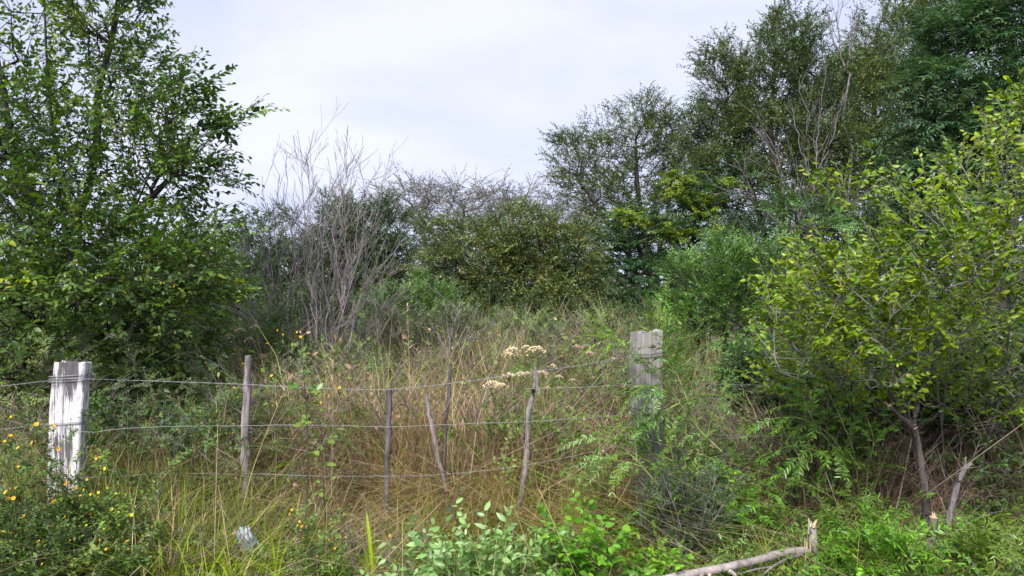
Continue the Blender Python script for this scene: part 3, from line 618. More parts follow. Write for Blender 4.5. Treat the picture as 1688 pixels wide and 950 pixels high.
# ------------------------------------------------------------------ left elm, close
elmL = tree('elm_tree', 'large leafy green elm filling the left side above the white fence post', 'tree',
     [[G(20, 6.6), P(35, 620, 6.6), P(68, 500, 6.5), P(80, 380, 6.4), P(100, 310, 6.4), P(80, 150, 6.4), P(70, -80, 6.4)],
      [P(68, 500, 6.5), P(95, 430, 6.6), P(140, 330, 6.7), P(160, 230, 6.7), P(162, 150, 6.7), P(190, 40, 6.7), P(205, -90, 6.7)],
      [P(95, 430, 6.6), P(170, 400, 6.5), P(235, 340, 6.4), P(310, 265, 6.3), P(385, 205, 6.3)],
      [G(40, 6.6), P(70, 640, 6.6), P(130, 590, 6.5), P(200, 520, 6.4), P(290, 470, 6.3), P(350, 450, 6.3)],
      [P(80, 380, 6.4), P(30, 280, 6.3), P(5, 150, 6.3), P(-20, 0, 6.3)]],
     [(60, 90, 6.5, 100, 120, .8, 3300), (165, 50, 6.6, 75, 110, .7, 3500), (205, 160, 6.6, 75, 80, .6, 3200), (290, 190, 6.4, 55, 40, .4, 1900), (280, 300, 6.4, 85, 38, .5, 4200), (240, 250, 6.4, 75, 55, .6, 3300), (50, 250, 6.2, 110, 90, .8, 7000), (130, 370, 6.1, 150, 80, .9), (60, 480, 6.1, 110, 80, .9),
      (200, 470, 6.0, 130, 70, .8), (310, 455, 6.2, 60, 50, .5), (40, 590, 6.4, 80, 60, .6), (210, 570, 6.3, 110, 60, .6), (-60, 250, 6.4, 60, 250, .8), (320, 380, 6.5, 40, 30, .4), (215, -30, 6.6, 50, 60, .5, 1500), (90, -70, 6.5, 120, 50, .7, 3000), (250, 625, 6.3, 50, 40, .4)],
     1600, S_ELM, LEAF6, ELM, spray=(.26, .44), per_tip=2, extra=.4, rmax=.05, cseed=14, cs=1.5, cmix=.6, n_obj=300, part_tpl=LEAF8, rtwig=.0028, r0=.003, keep=.66, dirw=(.5, .5, .25, .45))
# long whips reaching right against the sky: leaves of the same elm
fo = Foliage(); W = []
for (ax, ay, bx, by, k) in ((250, 110, 322, 88, 2), (215, 60, 262, 0, 3), (195, 30, 240, -20, 2), (270, 160, 345, 92, 3), (290, 165, 388, 120, 3), (290, 200, 375, 165, 2), (300, 215, 432, 192, 3), (330, 205, 425, 196, 1), (300, 235, 415, 213, 3), (300, 265, 410, 268, 3),
                            (290, 285, 385, 300, 2), (280, 300, 370, 325, 2), (270, 320, 348, 378, 2), (330, 455, 412, 460, 2), (360, 470, 430, 478, 1), (260, 130, 300, 60, 2), (300, 240, 395, 180, 2), (240, 90, 285, 45, 2), (340, 280, 400, 300, 2)):
    for q in range(k):
        u = q / 3; W.append(((ax + (bx - ax) * u * .6 - 10, ay + (by - ay) * u * .6), (bx - 22 * u + rng.normal(0, 6) * (q > 0), by + rng.normal(0, 16) * (q > 0))))
A = np.array([P(a[0], a[1], 6.35 + rng.uniform(-.15, .15)) for a, b in W]); B = np.array([P(b[0], b[1], 6.35 + rng.uniform(-.25, .25)) for a, b in W]); L = np.linalg.norm(B - A, axis=1)
S_WHIP = spray_tpl(17, .125, .8, False, -.04, .28, k=6, forks=2, taper=.3)
for k in range(len(A)):
    fo = Foliage(); fo.sprays(S_WHIP, A[k:k + 1], (B - A)[k:k + 1], L[k:k + 1], ELM[:4], .4, 1, 1, .3, rtwig=.004)
    foliage_build('leafy_whip', fo, LEAF8, ELM, LEAF, BARK_DARK, elmL, np.array(elmL.location))

for lab, px, bl, nn in (
    ('bright green small-leaved shrub nearest the left bare grey shrub', 345, [(360, 520, 8.9, 45, 60, .4), (330, 440, 9, 50, 40, .5)], 170),
    ('bright green small-leaved shrub showing under the right side of the left elm', 280, [(290, 500, 9, 80, 70, .6), (230, 540, 8.8, 60, 50, .5)], 200),
    ('bright green small-leaved shrub behind the white post, seen through the left elm', 120, [(130, 530, 9, 80, 60, .6)], 110), ('bright green small-leaved shrub at the left edge behind the elm trunk', 20, [(20, 540, 9, 80, 60, .6)], 100)):
    tree('green_shrub', lab, 'shrub', [T0(px, 9, (px, 570), (px - 5, 500))], bl, nn, S_TINY, DIA, ACAC + ELM[2:4], spray=(.22, .36), per_tip=3, extra=.3, rmax=.03, cseed=15 + px)

# ------------------------------------------------------------------ acacias on the right
tree('acacia_shrub', 'light green fine-leaved acacia right behind the grey timber post', 'shrub', [T0(1190, 8.6, (1195, 540), (1180, 460)), T0(1200, 8.6, (1230, 540, -.2), (1260, 450, -.2)), T0(1190, 8.6, (1150, 560), (1135, 490))],
     [(1150, 460, 8.6, 45, 40, .5), (1200, 440, 8.6, 50, 40, .5), (1245, 450, 8.5, 40, 40, .4), (1180, 510, 8.4, 75, 40, .5), (1250, 510, 8.4, 60, 40, .5), (1280, 420, 8.5, 22, 26, .3, 700), (1230, 560, 8.2, 70, 30, .4)], 430, S_TINY, DIA, ACAC + [ELM[3]], spray=(.24, .42), per_tip=2, extra=.3, jit=.25, flat=.25,
     rmax=.035, cseed=16, cmix=.4)
tree('acacia_shrub', 'small acacia tip with level pale-green tiers, above the yellow-edged shrub', 'shrub', [T0(1345, 7.6, (1345, 500), (1342, 430), (1340, 380))],
     [(1310, 345, 7.6, 32, 8, .3), (1350, 375, 7.6, 38, 9, .3), (1380, 410, 7.6, 30, 10, .3), (1320, 405, 7.6, 30, 8, .3)], 80, S_TINY, DIA, ACAC[:3], spray=(.2, .34), per_tip=2, extra=.3, rmax=.03, cseed=17, flat=.3, dirw=(.5, .5, .1, .4))

# ------------------------------------------------------------------ near right shrub with yellow leaf margins
tree('broadleaf_shrub', 'tall shrub at the right edge with yellow-margined curled leaves', 'shrub',
     [[G(1560, 5.3), P(1552, 700, 5.1), P(1530, 560, 4.7), P(1510, 430, 4.4), P(1492, 320, 4.3)], [G(1550, 5.3), P(1500, 700, 5.1), P(1430, 600, 4.8), P(1370, 520, 4.4), P(1320, 450, 4.25)], [G(1570, 5.25), P(1590, 690, 5.1), P(1610, 560, 4.8), P(1618, 400, 4.5), P(1628, 230, 4.3)],
      [G(1580, 5.2), P(1640, 690, 5.0), P(1662, 560, 4.8), P(1670, 380, 4.6), P(1685, 190, 4.4)], [G(1555, 5.3), P(1490, 720, 5.2), P(1400, 650, 5.0), P(1330, 590, 4.6), P(1275, 540, 4.4)], [P(1552, 700, 5.1), P(1565, 560, 4.9), P(1562, 430, 4.6), P(1570, 300, 4.4)],
      [P(1500, 700, 5.1), P(1475, 580, 4.9), P(1455, 470, 4.5), P(1430, 380, 4.3), P(1400, 335, 4.3)]],
     [(1650, 300, 4.4, 50, 70, .5), (1570, 360, 4.4, 50, 45, .5), (1490, 350, 4.4, 26, 26, .3), (1600, 430, 4.4, 110, 60, .7), (1500, 470, 4.3, 100, 55, .6), (1400, 490, 4.3, 80, 50, .5), (1325, 530, 4.25, 62, 50, .45), (1300, 590, 4.3, 50, 36, .4), (1400, 600, 4.5, 90, 50, .5),
      (1450, 560, 4.4, 120, 55, .6), (1600, 540, 4.5, 120, 60, .6), (1590, 620, 4.9, 100, 50, .35), (1680, 230, 4.5, 40, 60, .4), (1400, 332, 4.3, 16, 12, .1, 800), (1720, 420, 4.5, 50, 180, .5), (1480, 650, 5.0, 90, 50, .3), (1360, 650, 5.0, 80, 40, .3), (1600, 680, 5.1, 70, 40, .25), (1680, 650, 4.9, 50, 80, .3)],
     720, S_SHR, CURL, SHRUB, spray=(.15, .33), per_tip=2, extra=.45, rmax=.012, cseed=18, edge_pal=SHRUB_E, n_obj=300, rtwig=.003, r0=.0028, bark=BARK_GREY, dirw=(.5, .25, .9, .4), cs=2.2, cmix=.7, roll=.6, step=.15, keep=.85, jit=.18)
shr = [o for o in COL.objects if o.name.startswith('broadleaf_shrub')][0]
S_SHOOT = spray_tpl(15, .15, .75, False, -.05, .3, k=6, start=.1, taper=.5)
for (a, b) in (((1500, 350), (1488, 268)), ((1530, 330), (1525, 250)), ((1560, 320), (1590, 230)), ((1620, 280), (1630, 190)), ((1650, 260), (1672, 158)), ((1675, 250), (1684, 175)), ((1440, 380), (1380, 318)), ((1460, 400), (1445, 330)),
               ((1400, 430), (1392, 380)), ((1350, 450), (1325, 395)), ((1600, 300), (1560, 225)), ((1480, 440), (1460, 350)), ((1310, 500), (1272, 455)), ((1560, 400), (1545, 300)), ((1520, 420), (1500, 330)), ((1330, 470), (1350, 410))):
    p0, p1 = P(a[0], a[1], 4.25), P(b[0], b[1], 4.2 + rng.uniform(-.15, .15)); fo = Foliage(); fo.sprays(S_SHOOT, p0[None], (p1 - p0)[None], np.array([np.linalg.norm(p1 - p0)]), SHRUB, .6, 1, 1, .2, rtwig=.003)
    foliage_build('leafy_shoot', fo, CURL, SHRUB, LEAF, BARK_GREY, shr, np.array(shr.location), SHRUB_E)
for lab, px, bl, nn, yy in (
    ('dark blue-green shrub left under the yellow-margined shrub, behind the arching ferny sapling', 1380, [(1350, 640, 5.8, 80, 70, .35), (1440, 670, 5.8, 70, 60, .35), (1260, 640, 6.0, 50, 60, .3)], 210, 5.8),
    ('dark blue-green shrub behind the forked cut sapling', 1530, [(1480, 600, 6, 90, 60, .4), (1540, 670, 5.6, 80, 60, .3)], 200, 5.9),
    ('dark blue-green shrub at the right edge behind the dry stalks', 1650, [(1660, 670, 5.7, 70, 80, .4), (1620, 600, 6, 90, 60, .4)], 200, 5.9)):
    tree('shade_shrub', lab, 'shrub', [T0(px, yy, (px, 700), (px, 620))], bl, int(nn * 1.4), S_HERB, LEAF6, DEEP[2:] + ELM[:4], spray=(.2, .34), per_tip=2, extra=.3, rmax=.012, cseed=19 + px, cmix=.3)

# ================================================================== fence
fence = empty('wire_fence', (0, 4.7, 0)); tag(fence, 'slack wire fence crossing the overgrown field, on a white post and a grey timber post', 'fence')
FO = np.array(fence.location)
def plank(path, widths, depth, k=1, notches=(), seedv=0, yaw=0.0, top_jag=0.0, rot=None):
    """squared timber: front outline with vertical cracks (notches), swept along a path of centre points"""
    r = np.random.default_rng(seedv); pts = np.asarray(path, float); n = 26; P2 = spline(pts, n); wd = np.interp(np.linspace(0, 1, n), np.linspace(0, 1, len(widths)), widths)
    xs = [-.5, -.47]; ys = [.42, .5]
    for nx, dep, hw in sorted(notches): xs += [nx - hw, nx, nx + hw]; ys += [.5, .5 - dep, .5]
    xs += [.47, .5]; ys += [.5, .42]; front = [(x, -y) for x, y in zip(xs, ys)]; back = [(.5, .45), (.46, .5), (0, .5), (-.46, .5), (-.5, .45)]
    prof = np.array(front + back); m = len(prof); V = []
    off = r.normal(0, .006, (n, m)); ca, sa = math.cos(yaw), math.sin(yaw)
    for i in range(n):
        x = prof[:, 0] * wd[i] * (1 + off[i]); y = prof[:, 1] * depth * (1 + off[i]); z = np.zeros(m)
        if i == n - 1: z = r.normal(0, top_jag, m)
        V.append(np.stack([P2[i, 0] + x * ca - y * sa, P2[i, 1] + x * sa + y * ca, P2[i, 2] + z], 1))
    V = np.concatenate(V); a = np.arange(m); b = (a + 1) % m; base = (np.arange(n - 1) * m)[:, None]
    Q = np.stack([base + a, base + b, base + m + b, base + m + a], -1).reshape(-1, 4)
    mb = MB(); mb.add(V, [Q]); top = V[-m:]; c = top.mean(0) + [0, 0, -.002]
    mb.add(np.vstack([top, c]), [np.stack([a, b, np.full(m, m)], -1)]); return mb
WY, GY = 4.5, 4.85
def wrap(parent, zc, cx, cy, w, d, loc, turns=2, yaw=0):
    mb = MB(); k = 0
    for t in range(turns):
        z0 = zc + t * .014 + rng.normal(0, .003); q = [(-.5, -.5), (0, -.53), (.5, -.5), (.53, 0), (.5, .5), (0, .53), (-.5, .5), (-.53, 0), (-.5, -.5)]
        ca, sa = math.cos(yaw), math.sin(yaw)
        pts = [(cx + x * (w + .008) * ca - y * (d + .008) * sa, cy + x * (w + .008) * sa + y * (d + .008) * ca, z0 + .012 * x) for x, y in q]; tube(mb, pts, .0019, 5)
    mb.build('wire_wrap', WIRE, parent, loc=loc)
# white post
wp = [G(108, WY, -.05), P(108, 840, WY), P(110, 760, WY), P(112, 700, WY), P(115.5, 650, WY), P(120.5, 597, WY)]
mbp = plank(wp, [.186, .186, .19, .197, .20, .19], .07, notches=((-.22, .03, .004), (.1, .03, .003)), seedv=1, top_jag=.004, yaw=-.04)
white = mbp.build('post', PAINT, fence, smooth=False, loc=np.array([P(120, 600, WY)[0], WY, 0]))
white.location = Vector(P(120, 600, WY) * [1, 1, 0]) - Vector(FO); tag(white, 'square fence post in flaking white paint with a black scorched top')
WL = P(120, 600, WY) * [1, 1, 0]
for py, w, t in ((626, .2, 3), (699, .197, 2), (789, .19, 1)):
    c = P(118 - (py - 600) * .08, py, WY); wrap(white, c[2], c[0], WY, w, .075, WL, t, -.04)
mbn = MB()
for px_, py_ in ((143, 631), (104, 719), (101, 792), (100, 622)):
    p = P(px_, py_, WY - .038); tube(mbn, [p, p + [0, -.006, 0]], .0045, 6)
nl = mbn.build('nail', STICK_DK, white, loc=WL); nl['kind'] = 'stuff'
# grey timber post
gp = [G(1074, GY, -.05), P(1074, 760, GY), P(1067, 700, GY), P(1065, 640, GY), P(1064.5, 590, GY), P(1066, 547, GY)]
mbp = plank(gp, [.13, .14, .175, .18, .18, .175], .13, notches=((-.34, .06, .008), (-.2, .035, .006), (-.05, .05, .008), (.07, .03, .005), (.19, .06, .009), (.36, .04, .006)), seedv=2, top_jag=.006, yaw=.22)
GL = P(1065, 600, GY) * [1, 1, 0]
grey = mbp.build('post', POSTWOOD, fence, smooth=False, loc=GL); grey.location = Vector(GL - FO); tag(grey, 'thick weathered grey timber fence post with deep vertical cracks')
for py, t in ((584, 2), (632, 1), (668, 1), (726, 2)):
    c = P(1066, py, GY); wrap(grey, c[2], c[0], GY, .176 if py < 700 else .155, .134, GL, t, .22)
# thin sticks that space the wires
def stick(parent, name, pts, rads, mat, k=8, jit=.07, label=None, loc=None, capm=None, kn=()):
    mb = MB(); q = spline(pts, max(12, len(pts) * 4)); q[1:-1] += rng.normal(0, .002, (len(q) - 2, 3)); rr = np.interp(np.linspace(0, 1, len(q)), np.linspace(0, 1, len(rads)), rads)
    for u, s in kn: rr = rr * (1 + s * np.exp(-((np.linspace(0, 1, len(q)) - u) / .03) ** 2))
    tube(mb, q, rr, k, jit=jit, capmat=1 if capm else None)
    o = mb.build(name, [mat] + ([capm] if capm else []), parent, loc=loc if loc is not None else FO)
    if label: o['label'] = label
    return o
dr1 = stick(fence, 'dropper', [G(404, 4.72, -.02), P(405, 800, 4.72), P(404, 740, 4.72), P(407, 660, 4.72), P(409, 586, 4.72)], [.028, .024, .030, .026, .024, .017], STICK, 9, .09, 'rounded weathered grey dropper stick, left of the bare shrubs', kn=((.8, .2), (.5, .15)))
dr2 = stick(fence, 'dropper', [G(636, 4.72, -.02), P(638, 780, 4.7), P(641, 710, 4.7), P(642, 641, 4.7)], [.017, .019, .021, .020, .019], STICK_DK, 6, .05, 'straight dark dropper stick in the middle of the fence')
dr3 = stick(fence, 'dropper', [P(845, 897, 4.72), P(856, 835, 4.72), P(866, 770, 4.72), P(870, 715, 4.72), P(871, 685, 4.72), P(877, 655, 4.72), P(883, 630, 4.72), P(882, 604, 4.72)], [.019, .018, .016, .015, .015, .016, .017, .010], STICK, 8, .1, 'crooked pale dropper stick, left of the grey timber post', kn=((.62, .35), (.35, .25), (.8, .25), (.9, .3)))
kb = MB(); tube(kb, [P(883, 634, 4.71), P(889, 645, 4.70), P(890, 656, 4.70)], [.010, .009, .004], 6, jit=.1); kb.build('twig_stub', STICK, dr3, loc=FO)
# wires: each strand its own part (two twisted strands for the top one)
def wire(pts, twist=False, r=.0014):
    mb = MB(); q = spline([P(*p) for p in pts], 70); s = np.arange(70)
    if twist:
        q = spline([P(*p) for p in pts], 260); s = np.arange(260)
        for ph in (0, math.pi): tube(mb, q + np.stack([0 * s, .0018 * np.cos(s * .9 + ph), .0018 * np.sin(s * .9 + ph)], 1), .001, 4)
    else:
        q = q + np.stack([0 * s, 0 * s, rng.normal(0, .0012, 70)], 1); tube(mb, q, r, 5)
    mb.build('wire', WIRE, fence, loc=FO)
wire([(-60, 641, 4.38), (0, 637, 4.4), (60, 630, 4.43), (95, 627, 4.44)], True)
wire([(95, 624, 4.44), (145, 625, 4.45), (240, 628, 4.62), (408, 634, 4.69), (520, 640, 4.68), (642, 642, 4.67), (760, 630, 4.68), (880, 613, 4.69), (960, 602, 4.74), (1045, 586, 4.79)], True, )
wire([(868, 641, 4.69), (950, 639, 4.72), (1045, 634, 4.79)])
wire([(-60, 711, 4.4), (0, 708, 4.42), (85, 699, 4.44), (140, 713, 4.45), (200, 707, 4.5), (300, 703, 4.6), (405, 702, 4.69), (520, 701, 4.68), (641, 704, 4.67), (760, 699, 4.68), (870, 695, 4.69), (960, 690, 4.74), (1045, 683, 4.79)])
wire([(85, 789, 4.44), (140, 788, 4.46), (280, 781, 4.6), (405, 781, 4.69), (530, 785, 4.68), (640, 785, 4.67), (760, 780, 4.68), (866, 767, 4.69), (960, 749, 4.74), (1050, 728, 4.79)])
wire([(640, 838, 4.68), (760, 845, 4.68), (858, 838, 4.69), (960, 838, 4.76), (1060, 826, 4.8)])
wire([(1088, 632, 4.83), (1200, 634, 4.95), (1320, 637, 5.1), (1480, 640, 5.25), (1700, 645, 5.4)])
wire([(1088, 710, 4.83), (1200, 718, 4.95), (1400, 720, 5.2), (1700, 726, 5.4)])
wire([(700, 702, 4.67), (720, 690, 4.75), (738, 668, 4.85), (742, 640, 4.87)])

# ------------------------------------------------------------------ old stakes, cut stumps, log, bag
def loose_stick(name, label, cat, pts, rads, mat, **k):
    o = empty(name, pts[0]); tag(o, label, cat); stick(o, 'shaft', pts, rads, mat, loc=np.array(pts[0], float), **k); return o
loose_stick('wooden_stake', 'short leaning pale stake with a split top, right of the straight dark dropper', 'stake', [P(735, 810, 4.86), P(721, 745, 4.86), P(712, 700, 4.86), P(702, 650, 4.86)], [.014, .016, .015, .013], STICK, k=6, jit=.12, capm=STICK_DK)
loose_stick('wooden_stake', 'taller thin dark stake beside the short leaning pale one', 'stake', [G(728, 4.9), P(733, 740, 4.9), P(735, 690, 4.9), P(741, 640, 4.9), P(742, 598, 4.9)], [.014, .014, .013, .014, .009], STICK_DK, k=7, jit=.1)

def limb(mb, pts, rads, k=9, jit=.06, cut=True):
    q = spline(pts, max(8, len(pts) * 4)); rr = np.interp(np.linspace(0, 1, len(q)), np.linspace(0, 1, len(rads)), rads); tube(mb, q, rr, k, jit=jit, capmat=1 if cut else None)
def stump(name, label, cat, base, limbs, bark, splinters=()):
    o = empty(name, base); tag(o, label, cat); mb = MB(); b = np.array(base, float)
    for i, (pts, rads) in enumerate(limbs): limb(mb, pts, rads)
    mb.build('trunk', [bark, CUT_WOOD], o, smooth=True, loc=b)
    if splinters:
        for p, d, n, s in splinters:
            m2 = MB()
            for q in range(n):
                a = p + rng.normal(0, s * .35, 3) * [1, 1, .2]; tip = a + np.array(d) * rng.uniform(.4, 1) + rng.normal(0, s * .2, 3); tube(m2, [a - np.array(d) * .3, a, tip], [s * .35, s * .3, s * .04], 4)
            m2.build('splinter', CUT_WOOD, o, smooth=False, loc=b)
    return o
Y1 = 4.7
stump('cut_sapling', 'tall forked dark-barked sapling with its tops sawn off, lower right', 'stump', G(1532, Y1), [
    ([G(1532, Y1, -.03), P(1526, 820, Y1), P(1517, 755, Y1), P(1510, 720, Y1), P(1504, 700, Y1)], [.028, .024, .022, .021, .024]),
    ([P(1506, 712, Y1), P(1498, 698, Y1 - .02), P(1484, 688, Y1 - .05), P(1466, 669, Y1 - .08)], [.021, .018, .016, .012]),
    ([P(1505, 706, Y1), P(1508, 690, Y1), P(1514, 665, Y1 + .03)], [.017, .013, .011]),
    ([P(1503, 704, Y1), P(1499, 685, Y1), P(1498, 664, Y1)], [.009, .006, .005]),
    ([P(1508, 735, Y1), P(1508, 720, Y1 - .05), P(1508, 707, Y1 - .06)], [.013, .010, .010])], BARK_DIM,
    [(P(1466, 669, Y1 - .08), np.array([-.03, 0, .03]), 3, .012), (P(1509, 706, Y1 - .06), np.array([.03, 0, .01]), 2, .01)])
stump('cut_sapling', 'slim cut sapling leaning right, second of the dark stems at lower right', 'stump', P(1563, 888, 4.75), [
    ([P(1562, 900, 4.72), P(1564, 855, 4.74), P(1572, 825, 4.74), P(1580, 795, 4.75), P(1591, 772, 4.75)], [.021, .020, .018, .016, .015]),
    ([P(1589, 776, 4.75), P(1597, 768, 4.75), P(1601, 764, 4.75)], [.012, .010, .008]), ([P(1590, 775, 4.75), P(1591, 764, 4.75), P(1591, 756, 4.75)], [.010, .008, .006])], BARK_GREY,
    [(P(1592, 758, 4.75), np.array([.01, 0, .03]), 3, .01)])
stump('tree_stump', 'short dark stump with a pale broken top, in front of the forked cut sapling', 'stump', P(1530, 955, 4.3), [
    ([P(1531, 960, 4.3), P(1532, 920, 4.3), P(1536, 885, 4.3), P(1539, 853, 4.3)], [.030, .027, .026, .024])], BARK_MID,
    [(P(1539, 853, 4.3), np.array([0, 0, .04]), 6, .018)])
stump('tree_stump', 'pale grey stump with an orange-brown splintered tear, at the upper end of the fallen log', 'stump', P(1343, 950, 4.4), [
    ([P(1343, 962, 4.4), P(1344, 925, 4.4), P(1341, 895, 4.4), P(1339, 868, 4.4)], [.025, .024, .026, .022]),
    ([P(1333, 880, 4.38), P(1334, 862, 4.38), P(1333, 854, 4.38)], [.008, .007, .002])], BARK_LOG,
    [(P(1341, 866, 4.38), np.array([.012, 0, .035]), 9, .018), (P(1331, 905, 4.36), np.array([-.005, -.01, .09]), 7, .016), (P(1333, 915, 4.36), np.array([-.03, -.01, -.02]), 5, .014)])
lb = P(1328, 910, 4.36); lg = empty('fallen_log', lb); tag(lg, 'smooth pale fallen log sloping down to the left from the splintered stump', 'log')
mb = MB(); limb(mb, [P(1328, 908, 4.34), P(1290, 912, 4.25), P(1240, 926, 4.12), P(1180, 939, 4.0), P(1110, 952, 3.9), P(1030, 968, 3.8)], [.024, .024, .021, .023, .020, .018], 12, .04, False)
mb.build('trunk', BARK_LOG, lg, loc=lb)
for p, d in ((P(1172, 944, 3.97), (-.02, -.045, .005)), (P(1158, 946, 3.95), (-.02, -.045, .0)), (P(1203, 941, 4.02), (.02, -.045, -.01))):
    mb = MB(); tube(mb, [p, p + np.array(d) * .5, p + np.array(d)], [.013, .011, .009], 7, capmat=1); mb.build('branch_stub', [BARK_LOG, CUT_WOOD], lg, loc=lb)
mb = MB(); limb(mb, [P(1322, 914, 4.3), P(1290, 925, 4.2), P(1262, 944, 4.1), P(1245, 965, 4.0)], [.007, .007, .006, .005], 7, .04, False); limb(mb, [P(1275, 934, 4.15), P(1240, 940, 4.1), P(1205, 952, 4.05)], [.006, .005, .004], 6, .04, False)
o = mb.build('side_branch', BARK_GREY, lg, loc=lb)

# pale blue crumpled plastic bag
bagm, n_, l_, b_ = mat_base('thin_pale_blue_plastic'); b_.inputs['Base Color'].default_value = (.42, .56, .78, 1); b_.inputs['Roughness'].default_value = .35; b_.inputs['Specular IOR Level'].default_value = .6
tcn = n_.new('ShaderNodeTexCoord'); nn = n_.new('ShaderNodeTexNoise'); nn.inputs['Scale'].default_value = 22; rr = n_.new('ShaderNodeValToRGB'); rr.color_ramp.elements[0].position = .42; rr.color_ramp.elements[1].position = .6
rr.color_ramp.elements[0].color = (.20, .32, .55, 1); rr.color_ramp.elements[1].color = (.45, .50, .58, 1); l_.new(tcn.outputs['Object'], nn.inputs['Vector']); l_.new(nn.outputs['Fac'], rr.inputs[0]); l_.new(rr.outputs[0], b_.inputs['Base Color'])
nu, nvv = 30, 22; u, v = np.meshgrid(np.linspace(0, 2 * math.pi, nu, endpoint=False), np.linspace(0, 1, nvv)); u, v = u.ravel(), v.ravel()
rad = .075 * np.sin(np.clip(v, .03, 1) * math.pi * .93) ** .6 * (1 - .25 * v); cr = 1 + .22 * np.sin(5 * u + 4 * v) + .14 * np.sin(9 * u - 11 * v + 1) + .08 * np.sin(17 * u + 23 * v)
V = np.stack([rad * cr * np.cos(u) * .85 + .03 * np.sin(v * 5), rad * cr * np.sin(u) * .6, v * .27 + .012 * np.sin(7 * u + 9 * v)], 1)
aa = np.arange(nu); bb = (aa + 1) % nu; base = (np.arange(nvv - 1) * nu)[:, None]; Q = np.stack([base + aa, base + bb, base + nu + bb, base + nu + aa], -1).reshape(-1, 4)
bagp = P(412, 950, 4.25); ob = MB().add(V + bagp, [Q]).build('plastic_bag', bagm, None, smooth=False, loc=bagp); tag(ob, 'crumpled pale blue plastic bag standing in the grass, bottom left of centre', 'bag')

# ================================================================== grasses (nobody could count them)
def grass(name, specs, mat=GRASS, tmb=None):
    mb = MB()
    for (n, px0, px1, Y0, Y1, h0, h1, w, lean, drp, pal, tuft, spread) in specs:
        b = area(n, px0, px1, Y0, Y1, tuft, spread); h = rng.uniform(h0, h1, n) * (1 + .42 * vnoise(b, 1.9, 5)).clip(.35, 1.6); blades(mb, b, h, w * rng.uniform(.6, 1.3, n), np.abs(rng.normal(0, lean, n)).clip(0, 1.35), rng.gamma(2, drp / 2, n), pal, 3 if w < .012 else 4, cseed=len(pal) + abs(int(px0)))
    return tag(mb.build(name, mat, None, smooth=True), kind='stuff')
grass('tall_meadow_grass', [
    (9000, -150, 1900, 8, 15, .7, 1.15, .012, .35, .35, GRS + STRAW[2:4], 9, .09),
    (4500, 820, 1090, 8.5, 11.5, .9, 1.5, .018, .3, .7, GRS[1:4] + [GRS[4], STRAW[3]], 14, .12),
    (4000, 560, 900, 8.5, 12, .8, 1.25, .010, .3, .3, STRAW + GRS, 8, .1),
    (6500, -60, 700, 6.2, 9, .5, 1.05, .009, .35, .4, GRS + STRAW[1:3], 8, .08),
    (7000, 1050, 1800, 6, 10, .6, 1.1, .007, .3, .35, GRS[:4] + DEADG[1:3], 9, .08)])
grass('dry_straw_grass', [
    (13000, 500, 1090, 5.0, 6.8, .45, 1.0, .007, .4, .4, STRAW, 14, .10),
    (6000, 560, 1060, 4.85, 5.6, .2, .6, .007, 1.1, .9, STRAW, 10, .12),
    (6500, 80, 560, 5.0, 6.8, .55, 1.1, .007, .45, .4, STRAW + GRS[2:5], 10, .09),
    (8000, 560, 1060, 5.6, 8.5, .8, 1.3, .008, .4, .4, STRAW + GRS[3:5], 10, .09),
    (4500, 1060, 1350, 4.9, 6.2, .3, .8, .0045, .5, .5, STRAW[:4] + DEADG, 9, .09)])
grass('tangled_straw', [
    (4500, 480, 1090, 4.9, 6.4, .35, .8, .006, 1.3, .5, STRAW[1:5], 3, .15),
    (3200, 480, 1090, 4.9, 7.5, .6, 1.25, .008, .5, .9, GRS[2:] + STRAW[3:5], 3, .15),
    (2400, 60, 520, 4.4, 6.4, .4, .9, .007, .8, .6, GRS[2:] + STRAW[2:5], 3, .15),
    (1500, 150, 700, 3.9, 4.6, .25, .6, .007, .9, .6, STRAW[2:5] + LUSH[:3], 3, .15),
    (1800, 600, 1500, 6.5, 11, .7, 1.3, .011, .7, .8, GRS[2:] + STRAW[2:5], 3, .2)])
grass('dead_brown_stalks', [
    (5000, 1300, 1790, 5.05, 6.4, .45, 1.1, .008, .5, .4, DEADG + STRAW[1:4], 6, .08),
    (2200, 1400, 1790, 4.9, 5.8, .1, .6, .007, 1.6, .6, DEADG + STRAW[1:3], 6, .1),
    (2500, 150, 560, 4.9, 6.2, .35, .85, .0045, .7, .5, DEADG, 8, .09)])
grass('yellow_green_grass', [
    (5500, 120, 720, 4.0, 5.0, .2, .55, .007, .5, .5, LUSH + GRS[2:] + STRAW[2:5], 12, .07),
    (1800, 250, 700, 3.7, 4.4, .15, .42, .008, .5, .6, LUSH, 12, .06),
    (4500, -60, 420, 4.3, 5.2, .3, .8, .005, .35, .35, GRS, 10, .08),
    (3500, 700, 1100, 4.5, 5.1, .2, .55, .005, .5, .5, LUSH + STRAW[2:5], 10, .08),
    (3000, 1050, 1750, 4.0, 5.2, .15, .4, .005, .5, .5, GRS, 8, .08)])

